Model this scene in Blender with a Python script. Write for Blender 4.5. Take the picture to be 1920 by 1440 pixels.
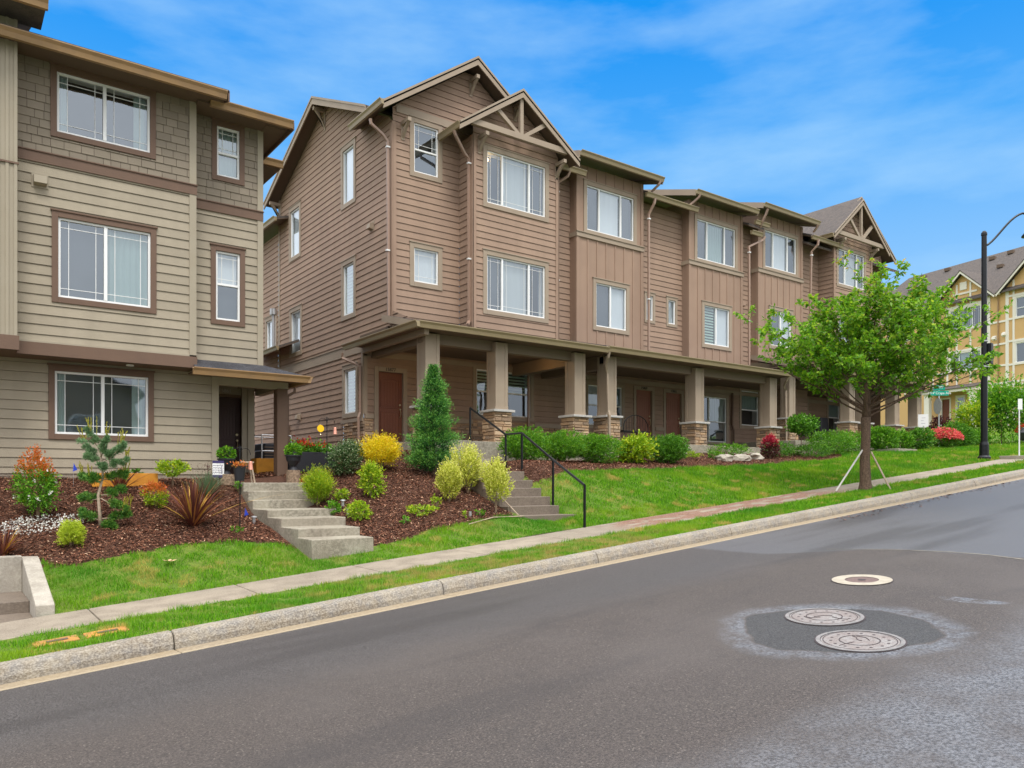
import bpy, math, random
import numpy as np
from mathutils import Vector
R=math.radians
scn=bpy.context.scene
for o in list(bpy.data.objects): bpy.data.objects.remove(o)
COL=scn.collection
random.seed(7); rng=np.random.default_rng(7)
# ------------------------------------------------------------------ camera, sky, sun
EYE=1.95; YAW=36.5; FPX=1457.0
cd=bpy.data.cameras.new("camera"); cam=bpy.data.objects.new("camera",cd); COL.objects.link(cam)
cam.location=(0,0,EYE); cam.rotation_euler=(R(90),0,R(-YAW))
cd.sensor_width=36; cd.lens=FPX/1920*36; cd.shift_y=(905-720)/1920; cd.clip_start=.1; cd.clip_end=3000
scn.camera=cam
w=bpy.data.worlds.new("World"); scn.world=w; w.use_nodes=True
def sky_world():
    nt=w.node_tree; N=nt.nodes; L=nt.links; N.clear()
    out=N.new('ShaderNodeOutputWorld'); bg=N.new('ShaderNodeBackground')
    sk=N.new('ShaderNodeTexSky'); sk.sky_type='NISHITA'; sk.sun_disc=False
    sk.sun_elevation=R(60); sk.sun_rotation=R(200); sk.air_density=1.0; sk.dust_density=.4; sk.ozone_density=3.0
    tc=N.new('ShaderNodeTexCoord'); sep=N.new('ShaderNodeSeparateXYZ'); L.new(tc.outputs['Generated'],sep.inputs[0])
    # deeper blue towards the zenith, paler towards the horizon
    rp=N.new('ShaderNodeValToRGB'); L.new(sep.outputs['Z'],rp.inputs[0])
    e=rp.color_ramp.elements; e[0].position=0.0; e[0].color=(2.7,4.2,5.7,1); e[1].position=.50; e[1].color=(.02,1.75,5.3,1)
    a=e.new(.22); a.color=(1.6,3.35,5.6,1); b=e.new(.38); b.color=(.42,2.35,5.5,1)
    m0=N.new('ShaderNodeMix'); m0.data_type='RGBA'; m0.inputs[0].default_value=.94
    L.new(sk.outputs[0],m0.inputs['A']); L.new(rp.outputs[0],m0.inputs['B'])
    mp=N.new('ShaderNodeMapping'); mp.inputs['Scale'].default_value=(1.4,1.4,5.0); mp.inputs['Rotation'].default_value=(0,.25,.5)
    L.new(tc.outputs['Generated'],mp.inputs[0])
    nz=N.new('ShaderNodeTexNoise'); nz.inputs['Scale'].default_value=2.2; nz.inputs['Detail'].default_value=7; nz.inputs['Roughness'].default_value=.55
    L.new(mp.outputs[0],nz.inputs['Vector'])
    cr=N.new('ShaderNodeValToRGB'); L.new(nz.outputs[0],cr.inputs[0]); cr.color_ramp.elements[0].position=.42; cr.color_ramp.elements[1].position=.8
    cr.color_ramp.elements[1].color=(.75,.75,.75,1)
    m1=N.new('ShaderNodeMix'); m1.data_type='RGBA'; L.new(cr.outputs[0],m1.inputs[0]); L.new(m0.outputs['Result'],m1.inputs['A']); m1.inputs['B'].default_value=(2.6,4.2,5.7,1)
    # broad white overcast high overhead (outside the frame) that evens the light
    hi=N.new('ShaderNodeMapRange'); hi.inputs['From Min'].default_value=.62; hi.inputs['From Max'].default_value=.8; L.new(sep.outputs['Z'],hi.inputs[0])
    m2=N.new('ShaderNodeMix'); m2.data_type='RGBA'; L.new(hi.outputs[0],m2.inputs[0]); L.new(m1.outputs['Result'],m2.inputs['A']); m2.inputs['B'].default_value=(19,18.6,18.4,1)
    # pale rain cloud over every part of the sky away from the blue break ahead
    sc=N.new('ShaderNodeVectorMath'); sc.operation='MULTIPLY'; L.new(tc.outputs['Generated'],sc.inputs[0]); sc.inputs[1].default_value=(1,1,0)
    nm=N.new('ShaderNodeVectorMath'); nm.operation='NORMALIZE'; L.new(sc.outputs[0],nm.inputs[0])
    vm=N.new('ShaderNodeVectorMath'); vm.operation='DOT_PRODUCT'; L.new(nm.outputs[0],vm.inputs[0]); vm.inputs[1].default_value=(.5948,.8039,0)
    bk=N.new('ShaderNodeMapRange'); bk.inputs['From Min'].default_value=.8; bk.inputs['From Max'].default_value=.6; L.new(vm.outputs['Value'],bk.inputs[0])
    nz2=N.new('ShaderNodeTexNoise'); nz2.inputs['Scale'].default_value=2.5; nz2.inputs['Detail'].default_value=5; L.new(tc.outputs['Generated'],nz2.inputs['Vector'])
    cl=N.new('ShaderNodeValToRGB'); L.new(nz2.outputs[0],cl.inputs[0]); cl.color_ramp.elements[0].position=.35; cl.color_ramp.elements[0].color=(5.6,6.0,6.7,1); cl.color_ramp.elements[1].position=.65; cl.color_ramp.elements[1].color=(9.5,9.6,10,1)
    m3=N.new('ShaderNodeMix'); m3.data_type='RGBA'; L.new(bk.outputs[0],m3.inputs[0]); L.new(m2.outputs['Result'],m3.inputs['A'])
    ev=N.new('ShaderNodeMapRange'); ev.inputs['To Min'].default_value=.55; ev.inputs['To Max'].default_value=1.9; L.new(sep.outputs['Z'],ev.inputs[0])   # an overcast sky is brighter towards the zenith
    vv=N.new('ShaderNodeVectorMath'); vv.operation='SCALE'; L.new(cl.outputs[0],vv.inputs[0]); L.new(ev.outputs[0],vv.inputs['Scale']); L.new(vv.outputs[0],m3.inputs['B'])
    L.new(m3.outputs['Result'],bg.inputs[0]); bg.inputs[1].default_value=.1; L.new(bg.outputs[0],out.inputs[0])
sky_world()
sl=bpy.data.lights.new("sun",'SUN'); sl.energy=1.5; sl.angle=R(20); sl.color=(1,.96,.9)
so=bpy.data.objects.new("sun",sl); COL.objects.link(so); so.rotation_euler=(R(30),0,R(-20)); so['kind']='structure'
vs=scn.view_settings; vs.view_transform='Standard'; vs.look='None'; vs.exposure=.85; vs.gamma=1
# ------------------------------------------------------------------ mesh helpers
EACH={'corner_board','band_board','trim_board','porch_beam','belt_trim','rake_board','soffit','porch_ceiling','roof_vent','fascia','porch_slab','gable_trim','roof','gutter'}
class MB:
    def __init__(s): s.v=[]; s.f=[]; s.r=[]; s.m=[]; s.q=[]
    def mark(s): s.m.append((len(s.v),len(s.f)))   # ends one piece: each piece becomes a part of its own
    def poly(s,pts,r=None):
        i=len(s.v); s.v+= [tuple(p) for p in pts]; s.f.append(tuple(range(i,i+len(pts)))); s.r.append(random.random() if r is None else r)
    def hexa(s,p,r=None):   # 8 corners: bottom 0-3 ccw, top 4-7
        s.q.append((len(s.v),len(s.f))); i=len(s.v); s.v+=[tuple(q) for q in p]; r=random.random() if r is None else r
        for q in ((0,3,2,1),(4,5,6,7),(0,1,5,4),(1,2,6,5),(2,3,7,6),(3,0,4,7)): s.f.append(tuple(i+k for k in q)); s.r.append(r)
    def box(s,x0,x1,y0,y1,z0,z1,r=None):
        s.hexa([(x0,y0,z0),(x1,y0,z0),(x1,y1,z0),(x0,y1,z0),(x0,y0,z1),(x1,y0,z1),(x1,y1,z1),(x0,y1,z1)],r)
    def prism(s,pts,off,r=None):   # polygon pts extruded by vector off
        s.q.append((len(s.v),len(s.f))); n=len(pts); i=len(s.v); off=Vector(off); s.v+=[tuple(p) for p in pts]+[tuple(Vector(p)+off) for p in pts]
        r=random.random() if r is None else r
        s.f.append(tuple(range(i,i+n))); s.f.append(tuple(range(i+2*n-1,i+n-1,-1)))
        for k in range(n): k2=(k+1)%n; s.f.append((i+k,i+n+k,i+n+k2,i+k2))
        s.r+=[r]*(n+2)
    def tube(s,pts,rad,n=8,cap=True,r=None,rot=0):
        pts=[Vector(p) for p in pts]; rad=rad if isinstance(rad,(list,tuple)) else [rad]*len(pts)
        r=random.random() if r is None else r; rings=[]; prev=None
        for k,p in enumerate(pts):
            t=(pts[min(k+1,len(pts)-1)]-pts[max(k-1,0)]).normalized()
            if prev is None:
                a=Vector((0,0,1)) if abs(t.z)<.9 else Vector((1,0,0)); u=t.cross(a).normalized()
            else: u=(prev-t*prev.dot(t)).normalized()
            prev=u; v=t.cross(u); i=len(s.v); rings.append(i)
            for j in range(n):
                an=rot+2*math.pi*j/n; s.v.append(tuple(p+(u*math.cos(an)+v*math.sin(an))*rad[k]))
        for a,b in zip(rings,rings[1:]):
            for j in range(n): s.f.append((a+j,a+(j+1)%n,b+(j+1)%n,b+j)); s.r.append(r)
        if cap:
            s.f.append(tuple(rings[0]+j for j in range(n-1,-1,-1))); s.f.append(tuple(rings[-1]+j for j in range(n))); s.r+=[r,r]
    def lathe(s,prof,c,n=20,r=None):
        r=random.random() if r is None else r; i=len(s.v); m=len(prof)
        for (q,z) in prof:
            for j in range(n): an=2*math.pi*j/n; s.v.append((c[0]+q*math.cos(an),c[1]+q*math.sin(an),c[2]+z))
        for k in range(m-1):
            for j in range(n): a=i+k*n; b=a+n; s.f.append((a+j,a+(j+1)%n,b+(j+1)%n,b+j)); s.r.append(r)
    def build(s,name,mat,parent=None,smooth=False,bevel=0):
        if name in EACH and not s.m and len(s.q)>1: s.m=s.q[1:]   # boards, slabs: every board a part
        if s.m:
            if s.m[-1][0]<len(s.v): s.mark()
            ms=s.m; pv=pf=0; o=None
            for (v,f) in ms:
                if v==pv: continue
                b=MB(); b.v=s.v[pv:v]; b.f=[tuple(i-pv for i in q) for q in s.f[pf:f]]; b.r=s.r[pf:f]; o=b.build(name,mat,parent,smooth,bevel); pv,pf=v,f
            return o
        me=bpy.data.meshes.new(name); me.from_pydata(s.v,[],s.f); me.materials.append(mat)
        at=me.attributes.new('rnd','FLOAT','FACE'); at.data.foreach_set('value',s.r)
        if smooth: me.polygons.foreach_set('use_smooth',[True]*len(me.polygons))
        o=bpy.data.objects.new(name,me); COL.objects.link(o)
        if parent is not None: o.parent=parent; o.matrix_parent_inverse=wm(parent).inverted()
        if bevel: b=o.modifiers.new('b','BEVEL'); b.width=bevel; b.segments=2; b.limit_method='ANGLE'
        return o
from mathutils import Matrix
def wm(o):
    m=Matrix.LocRotScale(o.location,o.rotation_euler,o.scale)
    return (wm(o.parent)@o.matrix_parent_inverse@m) if o.parent else m
def tag(o,label=None,cat=None,group=None,kind=None):
    if label: o['label']=label
    if cat: o['category']=cat
    if group: o['group']=group
    if kind: o['kind']=kind
    return o
def thing(name,loc,label,cat,group=None):
    o=bpy.data.objects.new(name,None); o.location=loc; o.empty_display_size=.2; COL.objects.link(o); return tag(o,label,cat,group)
class Fr:   # wall frame: a along the wall, z up, d outwards
    def __init__(s,o,ux,n): s.o=Vector(o); s.ux=Vector(ux); s.n=Vector(n)
    def p(s,a,z,d=0): return s.o+s.ux*a+s.n*d+Vector((0,0,z))
    def box(s,mb,a0,a1,z0,z1,d0,d1,r=None):
        mb.hexa([s.p(a0,z0,d1),s.p(a1,z0,d1),s.p(a1,z0,d0),s.p(a0,z0,d0),s.p(a0,z1,d1),s.p(a1,z1,d1),s.p(a1,z1,d0),s.p(a0,z1,d0)],r)
def front(Y): return Fr((0,Y,0),(1,0,0),(0,-1,0))
def cut(z0,z1,holes,rows):
    zs=set([z0,z1]); [zs.update(h[2:4]) for h in holes]; zs.update(rows)
    return sorted(z for z in zs if z0-1e-6<=z<=z1+1e-6)
def lap(F,mb,z0,z1,span,holes=(),exp=.178,t=.018,base=0.0):
    """lap siding: every course a board tilted outwards at its foot"""
    rows=[base+exp*k for k in range(int((z0-base)/exp)-1,int((z1-base)/exp)+2)]
    zs=cut(z0,z1,holes,rows)
    for zb,zt in zip(zs,zs[1:]):
        if zt-zb<1e-4: continue
        k=math.floor((zb-base+1e-5)/exp); zr=base+k*exp
        db=t*(1-(zb-zr)/exp); dt=t*(1-(zt-zr)/exp); low=abs(zb-zr)<1e-4 or abs(zb-z0)<1e-4
        sb=span(zb+1e-4); st=span(zt-1e-4)
        segs=[]; cur=(sb[0],st[0]); rr=((k*7919)%97)/97
        for h in sorted(h for h in holes if h[2]<zt-1e-4 and h[3]>zb+1e-4):
            segs.append((cur[0],cur[1],h[0],h[0])); cur=(h[1],h[1])
        segs.append((cur[0],cur[1],sb[1],st[1]))
        top=abs((zt-base)/exp-round((zt-base)/exp))<1e-3; g=.007 if top and zt-zb>.03 else 0; dg=t*(g/exp)+dt
        for a0,a1,b0,b1 in segs:
            if b0-a0<.005 and b1-a1<.005: continue
            q=g/(zt-zb); ag=a1+(a0-a1)*q; bg=b1+(b0-b1)*q
            mb.poly([F.p(a0,zb,db),F.p(b0,zb,db),F.p(bg,zt-g,dg),F.p(ag,zt-g,dg)],rr)
            if g:
                mb.poly([F.p(ag,zt-g,dg),F.p(bg,zt-g,dg),F.p(bg,zt-g,-.02),F.p(ag,zt-g,-.02)],rr)
                mb.poly([F.p(ag,zt-g,-.02),F.p(bg,zt-g,-.02),F.p(b1,zt,-.02),F.p(a1,zt,-.02)],rr)
            if low: mb.poly([F.p(a0,zb,-.02),F.p(b0,zb,-.02),F.p(b0,zb,db),F.p(a0,zb,db)],rr)
_lap=lap
def lap(F,mb,*a,**k): _lap(F,mb,*a,**k); mb.mark()
def _flat(F,mb,z0,z1,span,holes=()):
    zs=cut(z0,z1,holes,[])
    for zb,zt in zip(zs,zs[1:]):
        if zt-zb<1e-4: continue
        sb=span(zb); st=span(zt); cur=(sb[0],st[0]); segs=[]
        for h in sorted(h for h in holes if h[2]<zt-1e-4 and h[3]>zb+1e-4):
            segs.append((cur[0],cur[1],h[0],h[0])); cur=(h[1],h[1])
        segs.append((cur[0],cur[1],sb[1],st[1]))
        for a0,a1,b0,b1 in segs:
            if b0-a0<.005 and b1-a1<.005: continue
            mb.poly([F.p(a0,zb),F.p(b0,zb),F.p(b1,zt),F.p(a1,zt)],.5)
def flat(F,mb,*a): _flat(F,mb,*a); mb.mark()
def battens(F,mb,a_list,z0,z1,holes=(),w=.05,d=.02):
    for a in a_list:
        cuts=[(h[2],h[3]) for h in holes if h[0]-.02<a<h[1]+.02]; z=z0
        for c in sorted(cuts)+[(z1,z1)]:
            if c[0]-z>.02: F.box(mb,a-w/2,a+w/2,z,c[0],.0,d)
            z=max(z,c[1])
def shakes(F,mb,z0,z1,a0,a1,holes=(),exp=.15,w=(.12,.3)):
    """staggered cedar-look shingles with open joints"""
    rows=int((z1-z0)/exp)+1
    for k in range(rows):
        zb=z0+k*exp; zt=min(z1,zb+exp); a=a0-random.random()*.1
        if zt-zb<.01: continue
        while a<a1:
            ww=random.uniform(*w); b0=max(a,a0); b1=min(a+ww-.008,a1); a+=ww
            if b1-b0<.02: continue
            jit=random.uniform(0,.006); r=random.random()
            parts=[(b0,b1,zb,zt)]
            for h in holes:
                np_=[]
                for (p0,p1,q0,q1) in parts:
                    if h[1]<=p0 or h[0]>=p1 or h[3]<=q0 or h[2]>=q1: np_.append((p0,p1,q0,q1)); continue
                    if h[0]>p0: np_.append((p0,h[0],q0,q1))
                    if h[1]<p1: np_.append((h[1],p1,q0,q1))
                    m0,m1=max(p0,h[0]),min(p1,h[1])
                    if h[2]>q0: np_.append((m0,m1,q0,h[2]))
                    if h[3]<q1: np_.append((m0,m1,h[3],q1))
                parts=np_
            for (p0,p1,q0,q1) in parts:
                if p1-p0<.004 or q1-q0<.004: continue
                d0=.018+jit; mb.poly([F.p(p0,q0,d0),F.p(p1,q0,d0),F.p(p1,q1,.006),F.p(p0,q1,.006)],r)
                mb.poly([F.p(p0,q0,-.005),F.p(p1,q0,-.005),F.p(p1,q0,d0),F.p(p0,q0,d0)],r)
                mb.poly([F.p(p0,q0,-.005),F.p(p0,q0,d0),F.p(p0,q1,.006),F.p(p0,q1,-.005)],r)
                mb.poly([F.p(p1,q0,d0),F.p(p1,q0,-.005),F.p(p1,q1,-.005),F.p(p1,q1,.006)],r)
_sh=shakes
def shakes(F,mb,*a,**k): _sh(F,mb,*a,**k); mb.mark()
def stones(F,mb,a0,a1,z0,z1,seed=0,holes=()):
    rs=random.Random(seed); z=z0
    while z<z1-.02:
        h=min(rs.choice((.06,.08,.1,.12)),z1-z); 
        if z1-z-h<.04: h=z1-z
        a=a0
        while a<a1-.01:
            ww=rs.uniform(.14,.42); ww=min(ww,a1-a)
            if a1-a-ww<.08: ww=a1-a
            d=rs.uniform(.02,.055)
            if not any(h_[0]<a+ww and h_[1]>a and h_[2]<z+h and h_[3]>z for h_ in holes):
                g=.004; q=[F.p(a+g,z+g,-.01),F.p(a+ww-g,z+g,-.01),F.p(a+ww-g,z+h-g,-.01),F.p(a+g,z+h-g,-.01)]
                e=.009; d2=d+rs.uniform(-.008,.008); q2=[F.p(a+g+e,z+g+e,d),F.p(a+ww-g-e,z+g+e,d2),F.p(a+ww-g-e,z+h-g-e,d2),F.p(a+g+e,z+h-g-e,d)]
                i=len(mb.v); mb.v+=[tuple(v) for v in q+q2]; r=rs.random()
                for f in ((4,5,6,7),(0,1,5,4),(1,2,6,5),(2,3,7,6),(3,0,4,7)): mb.f.append(tuple(i+k for k in f)); mb.r.append(r)
            a+=ww
        z+=h
    F.box(mb,a0+.01,a1-.01,z0,z1,-.03,.008,.12)
_st=stones
def stones(F,mb,*a,**k): _st(F,mb,*a,**k); mb.mark()
# ------------------------------------------------------------------ materials
def mat(name,col,rough=.7,noise=None,bump=0,bscale=40,rnd=0,metal=0,spec=.3,trans=0,hue=None,emit=None):
    m=bpy.data.materials.new(name); m.use_nodes=True; nt=m.node_tree; N=nt.nodes; L=nt.links; b=N['Principled BSDF']
    b.inputs['Roughness'].default_value=rough; b.inputs['Metallic'].default_value=metal; b.inputs['Specular IOR Level'].default_value=spec
    b.inputs['Base Color'].default_value=(*col,1)
    geo=N.new('ShaderNodeNewGeometry'); last=None
    def lastcol():
        if last is None:
            c=N.new('ShaderNodeRGB'); c.outputs[0].default_value=(*col,1); return c.outputs[0]
        return last
    if noise:
        for (sc,amt,c2) in noise:
            nz=N.new('ShaderNodeTexNoise'); nz.inputs['Scale'].default_value=1 if isinstance(sc,tuple) else sc; nz.inputs['Detail'].default_value=5
            if isinstance(sc,tuple):
                mpp=N.new('ShaderNodeMapping'); mpp.inputs['Scale'].default_value=sc; L.new(geo.outputs['Position'],mpp.inputs[0]); L.new(mpp.outputs[0],nz.inputs['Vector'])
            else: L.new(geo.outputs['Position'],nz.inputs['Vector'])
            mr=N.new('ShaderNodeMapRange'); mr.inputs['From Min'].default_value=.4; mr.inputs['From Max'].default_value=.65; mr.inputs['To Max'].default_value=amt; L.new(nz.outputs[0],mr.inputs[0])
            mx=N.new('ShaderNodeMix'); mx.data_type='RGBA'; L.new(mr.outputs[0],mx.inputs[0]); L.new(lastcol(),mx.inputs['A']); mx.inputs['B'].default_value=(*c2,1); last=mx.outputs['Result']
    if rnd or hue:
        at=N.new('ShaderNodeAttribute'); at.attribute_name='rnd'
        if hue:
            cr=N.new('ShaderNodeValToRGB'); L.new(at.outputs['Fac'],cr.inputs[0]); el=cr.color_ramp.elements
            el[0].position=hue[0][0]; el[0].color=(*hue[0][1],1); el[1].position=hue[-1][0]; el[1].color=(*hue[-1][1],1)
            for p,c in hue[1:-1]: e=el.new(p); e.color=(*c,1)
            if last is None: last=cr.outputs[0]
            else:
                mx=N.new('ShaderNodeMix'); mx.data_type='RGBA'; mx.inputs[0].default_value=.7; L.new(last,mx.inputs['A']); L.new(cr.outputs[0],mx.inputs['B']); last=mx.outputs['Result']
        if rnd:
            mr=N.new('ShaderNodeMapRange'); mr.inputs['To Min'].default_value=1-rnd; mr.inputs['To Max'].default_value=1+rnd; L.new(at.outputs['Fac'],mr.inputs[0])
            vm=N.new('ShaderNodeVectorMath'); vm.operation='SCALE'; L.new(lastcol(),vm.inputs[0]); L.new(mr.outputs[0],vm.inputs['Scale']); last=vm.outputs[0]
    if last is not None: L.new(last,b.inputs['Base Color'])
    if bump:
        nz=N.new('ShaderNodeTexNoise'); nz.inputs['Scale'].default_value=bscale; nz.inputs['Detail'].default_value=4; L.new(geo.outputs['Position'],nz.inputs['Vector'])
        bp=N.new('ShaderNodeBump'); bp.inputs['Strength'].default_value=bump; bp.inputs['Distance'].default_value=.02; L.new(nz.outputs[0],bp.inputs['Height']); L.new(bp.outputs[0],b.inputs['Normal'])
    if emit: b.inputs['Emission Color'].default_value=(*emit[0],1); b.inputs['Emission Strength'].default_value=emit[1]
    if trans:
        tr=N.new('ShaderNodeBsdfTranslucent'); ms=N.new('ShaderNodeMixShader'); ms.inputs[0].default_value=trans
        if last is not None: L.new(last,tr.inputs[0])
        else: tr.inputs[0].default_value=(*col,1)
        L.new(b.outputs[0],ms.inputs[1]); L.new(tr.outputs[0],ms.inputs[2]); L.new(ms.outputs[0],N['Material Output'].inputs[0])
    return m
def grain(name,col,c2,rough=.75):   # painted wood-grain siding: faint streaks along the boards and rain staining
    return mat(name,col,rough,noise=[(.8,.5,c2),(9,.25,tuple(c*.82 for c in col)),((2.6,2.6,.22),.5,tuple(c*.8 for c in col))],bump=.3,bscale=70,rnd=.06)
M={}
M['brown']=grain('brown_siding_paint',(.335,.228,.162),(.275,.185,.135))
M['brown_bb']=mat('brown_panel_paint',(.33,.222,.158),.72,noise=[(1.3,.5,(.275,.182,.13)),((3,3,.25),.4,(.26,.175,.125))],bump=.2,bscale=90)
M['btrim']=mat('taupe_trim_paint',(.33,.26,.19),.6,noise=[(2,.5,(.28,.215,.155))],bump=.1,bscale=60)
M['tan']=grain('khaki_siding_paint',(.345,.295,.218),(.295,.25,.183))
M['tantrim']=mat('khaki_trim_paint',(.335,.29,.215),.6,noise=[(2,.4,(.3,.25,.175))],bump=.1)
M['shake']=mat('olive_shake_paint',(.235,.195,.145),.75,noise=[(3,.4,(.2,.165,.12))],rnd=.09,bump=.2,bscale=60)
M['dtrim']=mat('dark_brown_trim_paint',(.15,.092,.062),.6,noise=[(3,.5,(.125,.078,.055))],bump=.15)
M['vinyl']=mat('white_vinyl',(.78,.78,.76),.4)
M['beam']=mat('shaded_beam_paint',(.2,.15,.105),.6)  # trim colour darkened to paint in the shade under the eave
M['shingle2']=mat('charcoal_shingle',(.045,.045,.052),.7,noise=[(5,.8,(.09,.09,.1)),(30,.8,(.02,.02,.024))],bump=.9,bscale=80)
M['shingle']=mat('asphalt_shingle',(.11,.09,.078),.85,noise=[(6,.7,(.05,.045,.045)),(35,.8,(.13,.11,.095))],bump=.9,bscale=90)
M['gutter']=mat('bronze_gutter',(.33,.2,.09),.38,noise=[(4,.6,(.25,.155,.08))],spec=.5)
M['bgutter']=mat('khaki_gutter',(.29,.225,.125),.38,noise=[(4,.4,(.25,.19,.11))],spec=.5)
M['spout']=mat('brown_downspout',(.31,.205,.15),.42,spec=.5)
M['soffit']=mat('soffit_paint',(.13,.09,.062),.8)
M['stone']=mat('ledge_stone',(.4,.27,.17),.85,noise=[(11,.6,(.27,.2,.14)),(40,.5,(.5,.37,.25))],hue=[(0,(.1,.085,.07)),(.2,(.36,.22,.12)),(.45,(.52,.34,.19)),(.7,(.22,.17,.13)),(1,(.6,.43,.27))],bump=.8,bscale=45)
M['cap']=mat('limestone_cap',(.48,.46,.42),.8,noise=[(9,.6,(.36,.35,.33))],bump=.3)
M['conc']=mat('weathered_concrete',(.33,.3,.23),.85,noise=[(2.5,.9,(.18,.16,.12)),(22,.7,(.44,.4,.32)),(.9,.6,(.24,.2,.15))],bump=.5,bscale=60)
M['conc2']=mat('pale_concrete',(.4,.36,.3),.85,noise=[(2.2,.8,(.27,.24,.19)),(30,.6,(.5,.46,.38)),(6,.5,(.25,.22,.18))],bump=.4,bscale=60)
M['wetconc']=mat('dark_wet_concrete',(.17,.135,.105),.55,noise=[(3,.6,(.12,.095,.075)),(30,.5,(.25,.2,.15))],bump=.4,bscale=60)
M['kerb']=mat('kerb_concrete',(.27,.23,.17),.85,noise=[(1.6,.9,(.17,.135,.095)),(8,.8,(.17,.16,.15)),(50,.5,(.5,.45,.37))],bump=.7,bscale=70)
M['lip']=mat('pale_gutter_lip',(.33,.27,.18),.7,noise=[(6,.6,(.3,.24,.16))])
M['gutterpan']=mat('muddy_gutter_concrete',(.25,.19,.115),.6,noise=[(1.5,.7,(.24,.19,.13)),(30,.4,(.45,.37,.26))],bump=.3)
M['walk']=mat('sidewalk_concrete',(.29,.24,.18),.85,noise=[(.6,.9,(.22,.185,.14)),(3,.8,(.17,.135,.1)),(60,.5,(.38,.33,.26))],bump=.3,bscale=80)
M['door_red']=mat('russet_door_paint',(.19,.065,.035),.45,noise=[(3,.4,(.15,.05,.03))],bump=.1)
M['door_rose']=mat('faded_russet_door_paint',(.27,.115,.075),.5,noise=[(3,.4,(.22,.09,.06))])
M['door_plum']=mat('dark_plum_door_paint',(.055,.028,.026),.45)
M['black']=mat('black_metal',(.012,.013,.015),.35,metal=.4,spec=.5)
M['blackmat']=mat('black_plastic',(.02,.02,.024),.5)
M['steel']=mat('galvanised_steel',(.5,.5,.5),.4,metal=.8)
M['brass']=mat('satin_brass',(.6,.5,.32),.3,metal=.9)
M['copper']=mat('copper_can',(.62,.28,.2),.4,metal=.5)
M['lidorange']=mat('faded_orange_lid',(.5,.23,.05),.7,noise=[(9,.9,(.3,.17,.06))])
M['wood']=mat('weathered_wood',(.42,.33,.24),.8,noise=[(20,.6,(.3,.23,.16))],bump=.4)
M['bark']=mat('grey_brown_bark',(.11,.068,.045),.9,noise=[((30,30,5),.8,(.045,.03,.02)),(40,.6,(.2,.135,.09))],bump=1,bscale=45)
M['stem']=mat('stem_bark',(.2,.14,.09),.9)
M['log']=mat('cut_log_bark',(.3,.21,.14),.95,noise=[(25,.8,(.12,.08,.055))],bump=1,bscale=40)
M['orange']=mat('orange_stained_wood',(.62,.27,.03),.6,noise=[(6,.6,(.42,.16,.02))],bump=.2)
M['white']=mat('white_paint',(.75,.75,.73),.5)
M['navy']=mat('navy_print',(.05,.04,.12),.5)
M['bluef']=mat('blue_flag_plastic',(.02,.05,.42),.5)
M['yellowd']=mat('yellow_disc_paint',(.85,.5,.01),.4)
M['signgreen']=mat('street_sign_green',(.0,.3,.2),.4)
M['blind']=mat('pale_blind',(.72,.73,.75),.8)
M['blind_w']=mat('dull_white_blind',(.5,.52,.53),.8); M['blind_g']=mat('grey_screen_blind',(.06,.07,.08),.7)
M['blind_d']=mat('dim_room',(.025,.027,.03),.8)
M['curtain']=mat('sheer_curtain',(.33,.42,.4),.8)
M['lampglow']=mat('warm_lamp_lens',(1,.8,.5),.4,emit=((1,.62,.25),14))
M['rock']=mat('pale_rock',(.42,.38,.31),.9,noise=[(5,.8,(.24,.21,.17))],bump=.8,bscale=20)
M['ywall']=mat('ochre_panel_paint',(.6,.38,.16),.7,noise=[(1,.3,(.54,.34,.14))])
M['ytrim']=mat('cream_trim_paint',(.75,.7,.6),.6)
def leafmat(name,ramp,trans=.35,rough=.45): return mat(name,ramp[0][1],rough,hue=ramp,trans=trans,spec=.35)
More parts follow.
